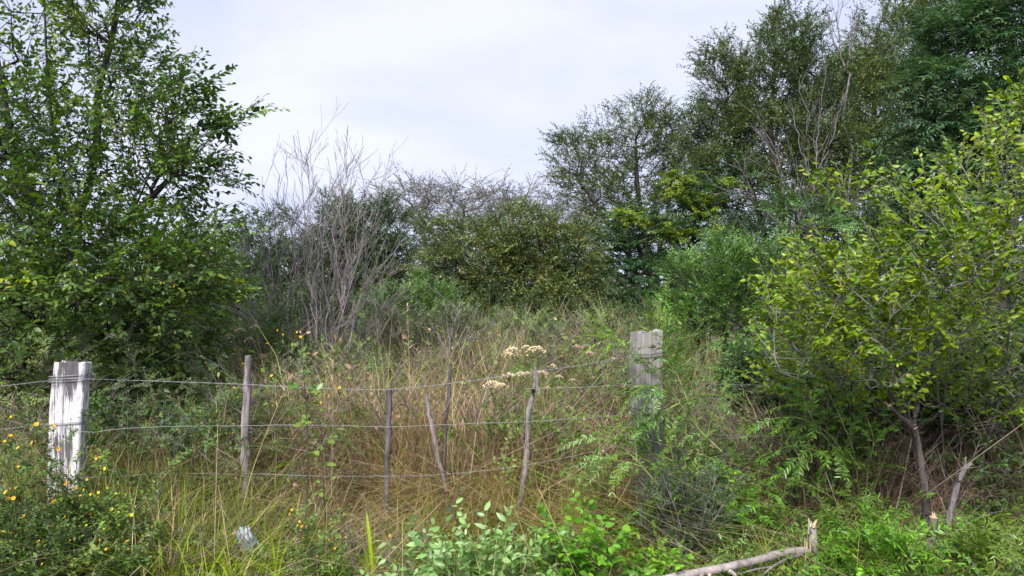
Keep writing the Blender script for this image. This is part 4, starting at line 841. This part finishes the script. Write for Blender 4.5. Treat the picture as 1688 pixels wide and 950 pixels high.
# ================================================================== leafy undergrowth masses (stuff)
def herbs(name, specs, leaf=LEAF6, mat=LEAFM):
    fol = Foliage(); palall = []
    for (n, px0, px1, Y0, Y1, z0, z1, s0, s1, tp, pal, up) in specs:
        b = area(n, px0, px1, Y0, Y1, 6, .12); z = rng.uniform(z0, z1, n) * (1 + .3 * vnoise(b, 1.6, 3)); b = b + np.stack([0 * z, 0 * z, z], 1)
        D = rng.standard_normal((n, 3)) * [1, 1, .4] + [0, -.25, up]; f2 = Foliage(); f2.sprays(tp, b, D, rng.uniform(s0, s1, n), pal, .5, n, 2.5, .5, rtwig=.0022)
        off = len(palall); palall += list(pal); fol.M += f2.M; fol.T += f2.T; fol.ci += [c + off for c in f2.ci]
        base = fol.tw.n; fol.tw.v += f2.tw.v; fol.tw.c += f2.tw.c; fol.tw.f += [(f + base, m) for f, m in f2.tw.f]; fol.tw.n += f2.tw.n
    return tag(foliage_build(name, fol, leaf, palall, mat, BARK_GREY, None, np.array([0, 5, 0.]), stuff=True), kind='stuff')
herbs('leafy_undergrowth', [
    (420, -60, 330, 4.1, 5.2, .0, .22, .16, .28, S_HERB, WEED, .8),
    (300, -60, 200, 3.7, 4.2, .0, .38, .14, .24, S_HERB, WEED + BRIGHT[:1], .8),
    (380, 150, 420, 4.6, 6.2, .1, .65, .18, .32, S_HERB, ELM[:3] + WEED[:3], .8),
    (420, 560, 1060, 5.6, 9, .1, .8, .2, .36, S_HERB, WEED + GRS[2:4], .9),
    (240, 780, 960, 5.0, 5.9, .2, .7, .18, .3, S_HERB, BRIGHT[:2] + WEED[2:4], 1.0),
    (340, 380, 680, 6.3, 8.2, .2, .95, .2, .34, S_HERB, WEED + GREYG[:2], .9),
    (520, 1100, 1450, 4.7, 6.2, .05, .6, .18, .34, S_HERB, ELM[1:5] + WEED[1:3], .8),
    (300, 1060, 1800, 3.9, 4.5, .0, .14, .14, .24, S_HERB, ELM[2:5] + BRIGHT[:2] + WEED[:2], .8),
    (160, 1590, 1800, 4.75, 5.2, .0, .5, .16, .3, S_HERB, ELM[:4], .7),
    (560, 1280, 1800, 5.25, 6.4, .05, .9, .18, .32, S_HERB, DEEP + ELM[:3], .6)])
herbs('fine_leaved_undergrowth', [
    (620, -60, 560, 4.8, 7.5, .15, .8, .2, .34, S_TINY, WEED + GREYG[:2], .9),
    (950, 330, 1100, 7, 10.5, .35, 1.15, .22, .42, S_TINY, WEED[:3] + OLIVE[:4] + GREYG[:2], .9),
    (260, 640, 1060, 6.0, 7.2, .2, .95, .2, .36, S_TINY, WEED[:4] + GREYG[:3], .9),
    (300, 80, 520, 5.2, 6.6, .3, .95, .2, .36, S_TINY, WEED[:3] + GREYG[:3] + OLIVE[:2], .9),
    (560, 560, 1100, 6.5, 11, .2, 1.0, .2, .34, S_TINY, WEED + OLIVE[2:4], .9),
    (420, 1080, 1700, 5.2, 8, .2, 1.0, .2, .36, S_TINY, ELM[1:4] + GREYG[:2], .8)], DIA)
S_TWIG = [(M[::7], T[::7], L) for M, T, L in spray_tpl(14, .09, .8, False, .05, .3, k=6, forks=5)]
def twiggery(name, specs):
    fol = Foliage()
    for (n, px0, px1, Y0, Y1, z0, z1, s0, s1) in specs:
        b = area(n, px0, px1, Y0, Y1); b[:, 2] += rng.uniform(z0, z1, n); D = rng.standard_normal((n, 3)) * [.5, .5, .2] + [0, 0, 1]
        fol.sprays(S_TWIG, b, D, rng.uniform(s0, s1, n), WEED + STRAW[2:4], .5, n, 2.5, .5, rtwig=.0032, twigcol=(.1, .1, .1))
    return tag(foliage_build(name, fol, DIA, WEED + STRAW[2:4], LEAFM, BARK_TWIG, None, np.array([0, 5, 0.]), stuff=True), kind='stuff')
BARK_TWIG = bark_mat('dry_weed_stems', (.07, .055, .05), (.30, .24, .22), 6, 1)
twiggery('dry_weed_stems', [(420, -60, 560, 4.6, 7.5, 0, .45, .35, .65), (900, 400, 1080, 5.0, 8, 0, .65, .35, .7), (900, 300, 1100, 6.5, 10.5, .2, .9, .4, .8), (420, 1080, 1760, 4.9, 6.5, 0, .55, .35, .7), (260, -60, 700, 3.9, 4.6, 0, .1, .25, .45)])

# ================================================================== single plants one can point at
LOWL = spray_tpl(7, .30, .95, False, .1, .35, k=6, start=.2, taper=.3)
herbs('broad_leaved_ground_cover', [
    (110, -60, 260, 3.6, 4.3, .0, .2, .11, .18, LOWL, WEED[1:] + PALE[:1], .7),
    (160, 250, 720, 3.7, 4.3, .0, .12, .12, .2, LOWL, WEED[1:4] + LUSH[:2], .7),
    (280, 1020, 1800, 3.95, 4.5, .0, .06, .13, .22, LOWL, BRIGHT[:3] + WEED[2:4] + ELM[3:5], .7)], tpl_leaf(.6, .12, .1, (.15, .6)))
def stem_plant(name, label, cat, stems, tpls, leaf, pal, *, per=6, t0=.15, sc=(.12, .2), an=.8, roll=.4, stemr=.004, stembark=None, leafmat=LEAF, n_obj=0, part_tpl=None, up=.2, tip=True, cseed=3, group=None, foliage='foliage', edge_pal=None, droop=0, rtwig=.0018, keep=1):
    root = empty(name, stems[0][0]); tag(root, label, cat, group); loc = np.array(stems[0][0], float); fol = Foliage(); mb = MB(); A, D = [], []
    for st in stems:
        q = spline(st, 16); tube(mb, q, stemr * np.linspace(1, .35, 16), 6); tn = norm(np.gradient(q, axis=0))
        for k in range(per):
            t = t0 + (1 - t0) * (k + rng.random() * .6) / per; i = min(15, int(t * 15)); a = rng.standard_normal(3); a = norm(a - tn[i] * (a @ tn[i])); aa = an * rng.uniform(.7, 1.3)
            A.append(q[i]); D.append(tn[i] * math.cos(aa) + a * math.sin(aa) + np.array([0, 0, up - droop]))
        if tip: A.append(q[-1]); D.append(tn[-1] + np.array([0, 0, -droop * .6]))
    fol.sprays(tpls, np.array(A), np.array(D), rng.uniform(*sc, len(A)), pal, roll, cseed, 3, .4, rtwig=rtwig, keep=keep)
    mb.build('stem', stembark or STEM, root, loc=loc); foliage_build(foliage, fol, leaf, pal, leafmat, stembark or STEM, root, loc, edge_pal, n_obj, .12, part_tpl)
    return root
STEM = bark_mat('green_brown_stem', (.045, .055, .025), (.12, .13, .05), 40, .2)
STEMG = bark_mat('pale_green_stem', (.16, .20, .07), (.28, .32, .12), 40, .2)
S_ONE = spray_tpl(3, .62, .6, False, .15, .3, k=6, start=.45, taper=.1)          # a few big leaves on a stalk
S_BIG = spray_tpl(7, .30, .95, False, .1, .35, k=6, start=.2, taper=.3)
S_FERN = spray_tpl(12, .24, 1.0, True, .35, .26, k=6, start=.08, taper=.6, forks=2)
S_LONG = spray_tpl(15, .22, .95, True, .5, .24, k=6, start=.06, taper=.6)
LEAFW = tpl_leaf(.42, .1, .2, (.15, .4, .7))
LANCE = tpl_leaf(.24, .15, .1, (.15, .45, .75))

# the leafy weed stalks in front of the fence, left of the middle dropper
S4 = 4.35
stem_plant('leafy_weed', 'tall dark-stemmed weed with toothed broad leaves, between the rounded dropper and the straight dark dropper', 'weed', [[P(500, 900, S4), P(506, 820, S4), P(508, 740, S4), P(504, 670, S4), P(500, 606, S4)]],
    S_ONE, OVAL, WEED[1:4] + BRIGHT[:1], per=18, t0=.28, sc=(.06, .12), an=1.1, stemr=.005, stembark=BARK_DARK, n_obj=60, up=.15)
stem_plant('leafy_weed', 'shorter leafy weed stalk just right of the tallest weed in front of the fence', 'weed', [[P(540, 890, S4), P(534, 820, S4), P(533, 750, S4), P(526, 672, S4)]],
    S_ONE, OVAL, WEED[1:4] + BRIGHT[:1], per=14, t0=.3, sc=(.05, .11), an=1.1, stemr=.004, stembark=BARK_DARK, n_obj=45, up=.15)
stem_plant('leafy_weed', 'small dull weed with a drooping top, right of the straight dark dropper near the ground', 'weed', [[P(758, 900, 4.3), P(752, 860, 4.3), P(748, 800, 4.3)]],
    S_ONE, OVAL, WEED[1:3] + GREYG[:2], per=9, t0=.2, sc=(.05, .08), an=1.1, stemr=.004, stembark=BARK_DARK, n_obj=30)

# foreground plants along the bottom edge
B0 = 3.95
def fanplant(px, py0, Y, tips): return [[P(px, py0, Y), P(px + (t[0] - px) * .4, py0 + (t[1] - py0) * .55, Y + rng.uniform(-.08, .05)), P(t[0], t[1], Y + rng.uniform(-.18, .12))] for t in tips]
stem_plant('pale_leafed_plant', 'wilting plant with upturned pale grey-green leaves at the bottom edge, under the crooked dropper', 'plant', fanplant(800, 1010, 3.9, [(700, 925), (725, 905), (752, 915), (775, 885), (800, 920), (822, 905), (850, 915), (880, 925), (690, 945), (740, 942), (790, 945), (840, 935), (900, 940), (870, 950), (660, 955)]),
    S_BIG, LEAFW, PALE, per=11, t0=.3, sc=(.15, .24), an=.9, n_obj=300, up=.25, stembark=STEMG, roll=.7)
stem_plant('bright_green_plant', 'glossy bright green plant with rounded leaflets, bottom edge, right of the pale wilting plant', 'plant', fanplant(965, 1010, 4.0, [(915, 872), (945, 866), (968, 868), (990, 872), (1015, 890), (930, 905), (975, 900), (1010, 915), (900, 925), (955, 930), (1030, 935)]),
    S_BIG, OVAL, BRIGHT[:3], per=11, t0=.3, sc=(.14, .21), an=.9, n_obj=300, up=.2, stembark=STEMG)
stem_plant('bright_green_plant', 'low lime-green leafy plant at the bottom edge beside the fallen log', 'plant', fanplant(1090, 1000, 4.15, [(1060, 925), (1085, 905), (1110, 922), (1075, 940), (1050, 945)]),
    S_BIG, OVAL, BRIGHT, per=10, t0=.3, sc=(.12, .18), an=.9, n_obj=200, up=.1, stembark=STEMG)
stem_plant('pale_leafed_plant', 'wispy plant with a few pale leaves above the fallen log', 'plant', fanplant(1215, 960, 4.35, [(1185, 885), (1205, 882), (1230, 900), (1160, 905), (1140, 890), (1250, 880)]),
    S_BIG, LEAFW, PALE[:2] + BRIGHT[1:2], per=6, t0=.4, sc=(.07, .12), an=.9, n_obj=70, stembark=STEMG)
for lab, px, Y, tips, pal in (
    ('fresh green feathery plant at the bottom edge, around the foot of the short dark stump', 1470, 4.25, [(1400, 880), (1440, 865), (1475, 875), (1500, 910), (1380, 905), (1440, 900), (1490, 925), (1360, 935)], BRIGHT[:3]),
    ('mid-green feathery plant in the bottom right corner', 1630, 4.2, [(1590, 905), (1620, 890), (1650, 865), (1680, 875), (1620, 915), (1670, 915), (1570, 935)], ELM[2:5]),
    ('feathery leafy plant between the pale splintered stump and the short dark stump', 1400, 4.5, [(1365, 850), (1395, 835), (1425, 850), (1380, 880), (1420, 885)], BRIGHT[:2] + ELM[3:5]),
    ('loose feathery plant above the fallen log, left of the splintered stump', 1260, 4.7, [(1210, 830), (1250, 800), (1290, 820), (1230, 860), (1280, 860), (1180, 850)], BRIGHT[:2] + WEED[2:4])):
    stem_plant('feathery_plant', lab, 'plant', fanplant(px, 1000, Y, tips), S_FERN, LANCE, pal, per=9, t0=.3, sc=(.17, .28), an=.85, n_obj=250, up=.1, stembark=STEMG, droop=.1)

# ferny saplings and cut leafy branches by the grey post and right of it
stem_plant('ferny_sapling', 'bright green ferny sapling arching left, in front of the dark right-hand shrubs', 'sapling',
    [[G(1420, 5.0), P(1400, 780, 4.9), P(1370, 720, 4.8), P(1320, 690, 4.7), P(1275, 690, 4.6)], [G(1420, 5.0), P(1410, 760, 4.9), P(1390, 700, 4.8), P(1365, 645, 4.8)], [G(1425, 5.0), P(1430, 780, 4.9), P(1440, 730, 4.8), P(1430, 690, 4.8)],
     [P(1400, 780, 4.9), P(1360, 750, 4.7), P(1320, 735, 4.65)], [P(1400, 770, 4.9), P(1345, 700, 4.75), P(1322, 650, 4.7)]], S_LONG, LANCE, [ELM[3], BRIGHT[0], BRIGHT[1], ELM[4]], per=9, t0=.25, sc=(.18, .3), an=.8, n_obj=300, stemr=.006, stembark=STEMG, droop=.25)
stem_plant('ferny_sapling', 'darker green ferny sapling hanging over the dry stalks, right of the arching one', 'sapling',
    [[G(1400, 5.2), P(1410, 780, 5.15), P(1395, 720, 5.1), P(1370, 690, 5.1)], [G(1400, 5.2), P(1415, 790, 5.15), P(1420, 750, 5.1), P(1435, 715, 5.1)]], S_LONG, LANCE, ELM[2:5], per=9, t0=.25, sc=(.18, .28), an=.8, n_obj=150, stemr=.005, droop=.25)
cb = stem_plant('cut_branch', 'cut leafy branch leaning on the grey timber post, its leaves turned silvery side out', 'branch',
    [[P(1190, 745, 4.72), P(1150, 705, 4.7), P(1110, 650, 4.68), P(1075, 610, 4.66), P(1045, 580, 4.64)], [P(1150, 705, 4.7), P(1125, 640, 4.66), P(1105, 590, 4.64), P(1098, 570, 4.62)], [P(1110, 650, 4.68), P(1080, 640, 4.6), P(1050, 636, 4.6)], [P(1120, 665, 4.68), P(1090, 680, 4.62), P(1062, 690, 4.6)]],
    S_LONG, LANCE, [ELM[1], ELM[3], PALE[0], PALE[1], ELM[2]], per=12, t0=.2, sc=(.14, .23), an=.6, n_obj=300, stemr=.006, stembark=STEMG, droop=.35)
stem_plant('ferny_sapling', 'tall leafy green shoots rising close against the right side of the grey timber post', 'sapling',
    [[G(1120, 4.7), P(1115, 740, 4.7), P(1105, 660, 4.68), P(1098, 590, 4.68)], [G(1130, 4.75), P(1130, 740, 4.72), P(1135, 660, 4.7), P(1150, 600, 4.7)], [G(1110, 4.65), P(1085, 780, 4.62), P(1065, 730, 4.6), P(1060, 690, 4.6)], [G(1150, 4.8), P(1165, 740, 4.8), P(1175, 680, 4.8), P(1195, 640, 4.8)]],
    S_LONG, LANCE, [ELM[2], ELM[3], BRIGHT[0], PALE[0]], per=13, t0=.2, sc=(.12, .22), an=.8, n_obj=300, stemr=.004, stembark=STEMG, droop=.25, keep=.9)
stem_plant('climbing_vine', 'dark-leaved vine tangled round the middle of the grey timber post', 'vine', [[G(1100, 4.7), P(1110, 760, 4.68), P(1085, 700, 4.66), P(1050, 660, 4.66), P(1045, 620, 4.66), P(1090, 600, 4.66)], [P(1110, 760, 4.68), P(1060, 740, 4.64), P(1040, 715, 4.64), P(1075, 690, 4.64)]],
    S_BIG, LEAFW, [ELM[0], ELM[1], ELM[0], ELM[3]], per=13, t0=.25, sc=(.08, .13), an=1.0, n_obj=200, stemr=.004, stembark=STEMG, droop=.3)
stem_plant('cut_branch', 'pale leafy twig poking out left of the grey timber post top, yellow-green above', 'branch', [[P(1052, 600, 4.62), P(1035, 575, 4.6), P(1018, 563, 4.6), P(1000, 562, 4.6)]],
    S_LONG, LANCE, [PALE[1], BRIGHT[3], BRIGHT[2], PALE[2]], per=10, t0=.35, sc=(.12, .19), an=.9, n_obj=200, stemr=.004, stembark=STEMG, droop=.15)
stem_plant('cut_branch', 'wilted silvery-leaved branch lying on the grass, lower left of the grey timber post', 'branch',
    [[P(1085, 800, 4.5), P(1050, 760, 4.5), P(1020, 735, 4.5), P(985, 722, 4.5)], [P(1060, 770, 4.5), P(1020, 760, 4.45), P(985, 765, 4.4)], [P(1050, 760, 4.5), P(1045, 720, 4.5), P(1030, 700, 4.5)]],
    S_LONG, LANCE, [PALE[0], PALE[1], ELM[3], ELM[4], PALE[2]], per=10, t0=.2, sc=(.15, .24), an=.7, n_obj=280, stemr=.005, stembark=STEMG, droop=.4)
stem_plant('ferny_sapling', 'mid-green ferny growth at the foot of the grey timber post', 'sapling', fanplant(1100, 960, 4.55, [(1040, 790), (1070, 760), (1100, 750), (1130, 760), (1150, 790), (1010, 830), (1120, 800), (980, 800)]),
    S_LONG, LANCE, ELM[2:5] + BRIGHT[:1], per=8, t0=.4, sc=(.16, .26), an=.8, n_obj=260, stemr=.004, droop=.25)
stem_plant('small_leaved_bush', 'dark grey-green small-leaved bush in front of the grey timber post foot', 'bush', fanplant(1140, 960, 4.4, [(1060, 800), (1090, 780), (1120, 770), (1150, 775), (1180, 790), (1200, 820), (1080, 840), (1130, 830), (1170, 850), (1050, 860)]),
    S_TINY, DIA, [GREYG[0], ELM[0], ELM[1], WEED[0]], per=14, t0=.3, sc=(.14, .22), an=.8, stemr=.006, stembark=BARK_GREY)
stem_plant('ferny_sapling', 'yellow-green ferny sprig at the fence line, right of the small-leaved bush', 'sapling', fanplant(1225, 960, 4.7, [(1190, 780), (1215, 770), (1240, 780), (1260, 800), (1200, 830)]),
    S_LONG, LANCE, BRIGHT[:3], per=7, t0=.4, sc=(.14, .22), an=.8, n_obj=150, stemr=.004, droop=.2)
stem_plant('leafy_sapling', 'upright slender-leaved green shoots just behind the grey timber post', 'sapling', fanplant(1100, 700, 6.2, [(1075, 525), (1100, 520), (1125, 540), (1090, 560), (1140, 570)]),
    S_UP, LANCE, BRIGHT[:2] + ELM[3:5], per=8, t0=.3, sc=(.22, .34), an=.4, stemr=.005, up=.5)

# big single grass leaf and tall straw culms in the foreground
def culm(lab, pts, r, mat, cat='tall grass', name='tall_grass', group=None, head=None):
    o = empty(name, pts[0]); tag(o, lab, cat, group); mb = MB(); q = spline(pts, 14); tube(mb, q, r * np.linspace(1, .4, 14), 5); mb.build('stalk', mat, o, loc=np.array(pts[0]))
    if head: 
        m2 = MB(); a, b = q[-4], q[-1] + (q[-1] - q[-4]) * .6; n = 26; t = rng.random(n)[:, None]; bs = a + (b - a) * t
        blades(m2, bs, .05, .004, np.full(n, .8), np.full(n, .6), [STRAW[3], STRAW[4]], 2); m2.build('seed_head', GRASS, o, loc=np.array(pts[0]))
    return o
STRAWM = bark_mat('dry_straw', (.30, .22, .12), (.48, .38, .22), 30, .1, .7, .1)
culm('thin upright straw stem in front of the plastic bag', [P(352, 990, 3.95), P(355, 850, 3.95), P(359, 700, 3.95)], .003, STRAWM, head=False)
culm('leaning straw stem crossing the rounded dropper stick', [P(395, 860, 4.3), P(415, 780, 4.3), P(445, 700, 4.3), P(470, 640, 4.3)], .003, STRAWM, head=True)
culm('broad dry stem leaning right from the weeds, left of the plastic bag', [P(388, 990, 3.9), P(372, 880, 3.9), P(360, 800, 3.9)], .004, STRAWM)
culm('straight straw stem left of the middle dropper, rising past the wires', [P(546, 830, 4.6), P(548, 720, 4.6), P(549, 600, 4.6)], .0028, STRAWM, head=True)
culm('long thin dry stem standing above the fence behind the middle dropper', [P(680, 760, 5.6), P(676, 640, 5.6), P(672, 520, 5.6)], .003, STRAWM, head=True)
def grass_leaf(lab, x, tips, Y, pal):
    o = empty('grass_tuft', P(x, 960, Y)); tag(o, lab, 'grass tuft'); 
    for (tx, ty, w) in tips:
        q = spline([P(x + rng.uniform(-6, 6), 960, Y), P(x + (tx - x) * .35, 960 + (ty - 960) * .6, Y), P(tx, ty, Y + rng.uniform(-.1, .1))], 9); tn = norm(np.gradient(q, axis=0)); sv = norm(np.cross(tn, [.15, -1, .1])); ww = w * np.sin(np.linspace(.25, 1, 9) * math.pi) ** .6 * .5 + .0004
        V = np.stack([q - sv * ww[:, None], q + np.array([0, .3, 0]) * ww[:, None], q + sv * ww[:, None]], 1).reshape(-1, 3); k = np.arange(8)[:, None] * 3
        Q = np.concatenate([k + [0, 1, 4, 3], k + [1, 2, 5, 4]]); c = np.array(pal[rng.integers(0, len(pal))]); MB().add(V, [Q], c).build('leaf', GRASS, o, loc=P(x, 960, Y))
grass_leaf('broad bright green grass leaves standing upright below the middle dropper', 612, [(604, 842, .018), (622, 880, .010), (590, 890, .009), (640, 900, .008), (575, 905, .008)], 4.0, LUSH[1:3])
grass_leaf('arching lush grass tuft at the bottom edge, right of the plastic bag', 455, [(440, 860, .009), (470, 850, .009), (430, 890, .009), (490, 880, .009), (510, 905, .008), (415, 910, .008)], 3.95, LUSH[:3])

# ------------------------------------------------------------------ flowering weeds
ORANGE = plain('orange_yellow_petals', (.78, .40, .012), .6, 0, .3); YELLOWP = plain('lemon_yellow_petals', (.72, .62, .03), .6, 0, .3); CREAM = plain('cream_white_florets', (.50, .40, .26), .8, 0, .2); PINKW = plain('dusty_pink_florets', (.42, .27, .24), .8, 0, .2)
BROWNC = plain('orange_flower_centre', (.50, .19, .01), .8, 0, .2)
def flower_mesh(nm, mat, mat2, petals=8, cup=.35):
    mb = MB(); V, T = [], []
    for k in range(petals):
        a = k / petals * 2 * math.pi; r = np.array([math.cos(a), math.sin(a), 0]); s = np.array([-r[1], r[0], 0]); w = .36
        b = len(V); V += [r * .12, r * .7 + s * w * .7 + [0, 0, cup * .6], r * 1.0 + [0, 0, cup], r * .7 - s * w * .7 + [0, 0, cup * .6]]; T += [(b, b + 1, b + 2, b + 3)]
    mb.add(V, [np.array(T)]); c = []; 
    for z, rr in ((-.25, .12), (0, .3), (.18, .3), (.28, .12)): c += [(rr * math.cos(k / 6 * 2 * math.pi), rr * math.sin(k / 6 * 2 * math.pi), z) for k in range(6)]
    i = np.arange(6); base = (np.arange(3) * 6)[:, None]; Q = np.stack([base + i, base + (i + 1) % 6, base + 6 + (i + 1) % 6, base + 6 + i], -1).reshape(-1, 4); mb.add(c, [Q], None, 1); mb.add(c[18:] + [(0, 0, .3)], [np.stack([i, (i + 1) % 6, np.full(6, 6)], -1)], None, 1)
    return mb.mesh(nm, [mat, mat2])
FL_O = flower_mesh('flower_head', ORANGE, BROWNC, 9, .5); FL_Y = flower_mesh('flower_head', YELLOWP, YELLOWP, 7, .6)
def put_flower(me, parent, loc, p, s):
    o = bpy.data.objects.new('flower_head', me); COL.objects.link(o); o.parent = parent; o.location = Vector(p - loc); o.scale = (s, s, s)
    d = Vector(norm(np.array([rng.normal(0, .6), rng.normal(-.7, .4), rng.uniform(.3, 1)]))); o.rotation_mode = 'QUATERNION'; o.rotation_quaternion = d.to_track_quat('Z', 'Y')
def flower_weed(lab, px, Y, heads, me, s, pal, sc=(.10, .18), tp=S_HERB, leaf=LEAF6, per=6, base_py=None, group=None, name='flowering_weed', t0=.1):
    b = G(px, Y); stems = []
    if Y < 4.2: heads = list(heads) + [(h[0] + rng.normal(0, 26), h[1] + rng.normal(4, 26)) for h in heads]
    for (hx, hy) in heads: e = P(hx, hy, Y + rng.uniform(-.12, .12)); stems.append([b + rng.normal(0, .02, 3) * [1, 1, 0], b * .55 + e * .45 + rng.normal(0, .03, 3), e])
    r = stem_plant(name, lab, 'flowering weed', stems, tp, leaf, pal, per=per, t0=t0, sc=sc, an=.9, stemr=.0026, leafmat=LEAFM, tip=False)
    for st in stems: put_flower(me, r, np.array(r.location), st[-1], s * rng.uniform(.55, 1.05))
    return r
WF = WEED[:3] + GREYG[:1]
flower_weed('orange-flowered weed at the left edge, its highest blooms level with the white post middle', 20, 3.75, [(8, 728), (17, 719), (42, 707), (10, 812), (22, 822), (60, 700), (30, 770)], FL_O, .012, WF, per=9)
flower_weed('orange-flowered weed growing in front of the white fence post', 105, 3.9, [(87, 703), (96, 740), (92, 782), (116, 774), (108, 799), (125, 805), (143, 791), (128, 746), (132, 818), (84, 760)], FL_O, .012, WF, per=7)
flower_weed('weed with small lemon-yellow blooms just right of the white fence post foot', 165, 3.95, [(150, 815), (163, 812), (175, 805), (190, 815), (150, 835), (186, 840), (172, 855), (162, 820), (155, 850), (196, 845)], FL_Y, .012, WEED[1:4], per=7)
flower_weed('low orange-flowered weed with two stacked blooms, right of the white post near the bottom edge', 205, 3.75, [(210, 893), (183, 920), (185, 930), (212, 905), (165, 890)], FL_O, .011, WF, per=8)
flower_weed('scattered orange blooms low at the left edge below the white post', 80, 3.7, [(82, 868), (95, 877), (87, 890), (64, 893), (40, 850), (20, 880), (70, 930)], FL_O, .010, WF, per=9)
flower_weed('orange-dotted weed standing in front of the bare shrubs, above the rounded dropper top', 470, 6.6, [(404, 563), (396, 577), (440, 567), (458, 545), (466, 552), (490, 548), (495, 556), (455, 640), (450, 632)], FL_O, .017, WF, sc=(.16, .26), per=6)
flower_weed('orange-dotted weed in the dry grass left of the middle dropper', 575, 5.6, [(565, 655), (578, 668), (590, 666), (528, 665), (560, 640), (592, 700), (536, 672)], FL_O, .016, WF, sc=(.16, .24), per=5)
flower_weed('small orange-flowered weed at the bottom left of the middle dropper', 560, 3.9, [(498, 868), (505, 880), (500, 885), (520, 890), (524, 916), (543, 890), (478, 848), (548, 868), (552, 905)], FL_O, .010, WEED[1:4], per=6)
flower_weed('thin weed with tiny yellow blooms left of the rounded dropper stick', 395, 5.4, [(386, 640), (393, 655), (400, 600), (415, 652), (448, 620), (385, 700)], FL_O, .012, WF, sc=(.16, .26), per=5)
flower_weed('low weed with orange flowers near the pale wilting plant', 900, 4.15, [(897, 884), (905, 886), (893, 890), (652, 925), (700, 900)], FL_O, .010, WEED[1:4], per=6)

def umbel(parent, loc, p, w, mat, n=60):
    w = w * 1.1
    mb = MB()
    for k in range(n):
        u = (rng.normal(0, .5, 2) + .25 * np.sin(k * np.array([1.3, 2.1]))).clip(-1.1, 1.1); c = p + np.array([u[0] * w, u[1] * w * .8, w * .4 * (1 - u @ u) + rng.normal(0, .003)]); r = w * rng.uniform(.10, .17); d = norm(rng.standard_normal((6, 3)))
        O = np.array([(1, 0, 0), (0, 1, 0), (-1, 0, 0), (0, -1, 0), (0, 0, 1), (0, 0, -1)], float) * r + d * r * .25 + c; mb.add(O, [np.array([(0, 1, 4), (1, 2, 4), (2, 3, 4), (3, 0, 4), (1, 0, 5), (2, 1, 5), (3, 2, 5), (0, 3, 5)])])
    mb.build('flower_cluster', mat, parent, smooth=False, loc=loc)
def umbel_plant(lab, px, Y, heads, mat, pal):
    b = G(px, Y); stems = [[b + rng.normal(0, .02, 3) * [1, 1, 0], b * .5 + P(h[0], h[1], Y) * .5 + rng.normal(0, .03, 3), P(h[0], h[1], Y + rng.uniform(-.1, .1))] for h in heads]
    r = stem_plant('white_flowered_weed' if mat is CREAM else 'pink_flowered_weed', lab, 'flowering weed', stems, S_UP, LANCE, pal, per=9, t0=.3, sc=(.12, .2), an=.7, stemr=.003, tip=False, leafmat=LEAFM, up=.4)
    for st, h in zip(stems, heads): umbel(r, np.array(r.location), st[-1], h[2], mat)
umbel_plant('tall weed with the broadest flat cream flower heads, above the crooked dropper', 850, 5.6, [(845, 579, .055), (883, 578, .06), (838, 586, .04), (868, 573, .03)], CREAM, BRIGHT[:2] + WEED[2:4])
umbel_plant('weed with a cream flower head drooping left of the crooked dropper', 820, 5.3, [(812, 635, .055), (826, 637, .04), (858, 618, .035), (838, 620, .04)], CREAM, BRIGHT[:2] + WEED[2:4])
umbel_plant('weed with several small white flower heads, right of the crooked dropper', 915, 5.6, [(911, 604, .028), (893, 616, .035), (920, 622, .03), (922, 640, .02), (937, 672, .022), (903, 640, .018), (868, 617, .03)], CREAM, WEED[2:4] + BRIGHT[:1])
umbel_plant('weed with faded pinkish flower heads, left of the grey timber post top', 965, 6.2, [(950, 572, .03), (966, 572, .03), (972, 583, .03), (945, 628, .03), (980, 625, .03), (958, 630, .025)], PINKW, WEED[1:3] + OLIVE[2:4])
umbel_plant('bushy weed with yellowish-white flower heads behind the rounded dropper', 375, 7.2, [(365, 548, .05), (350, 568, .05), (378, 555, .04), (395, 545, .04), (420, 540, .04), (340, 580, .04), (410, 560, .04)], CREAM, OLIVE[2:4] + WEED[1:3])
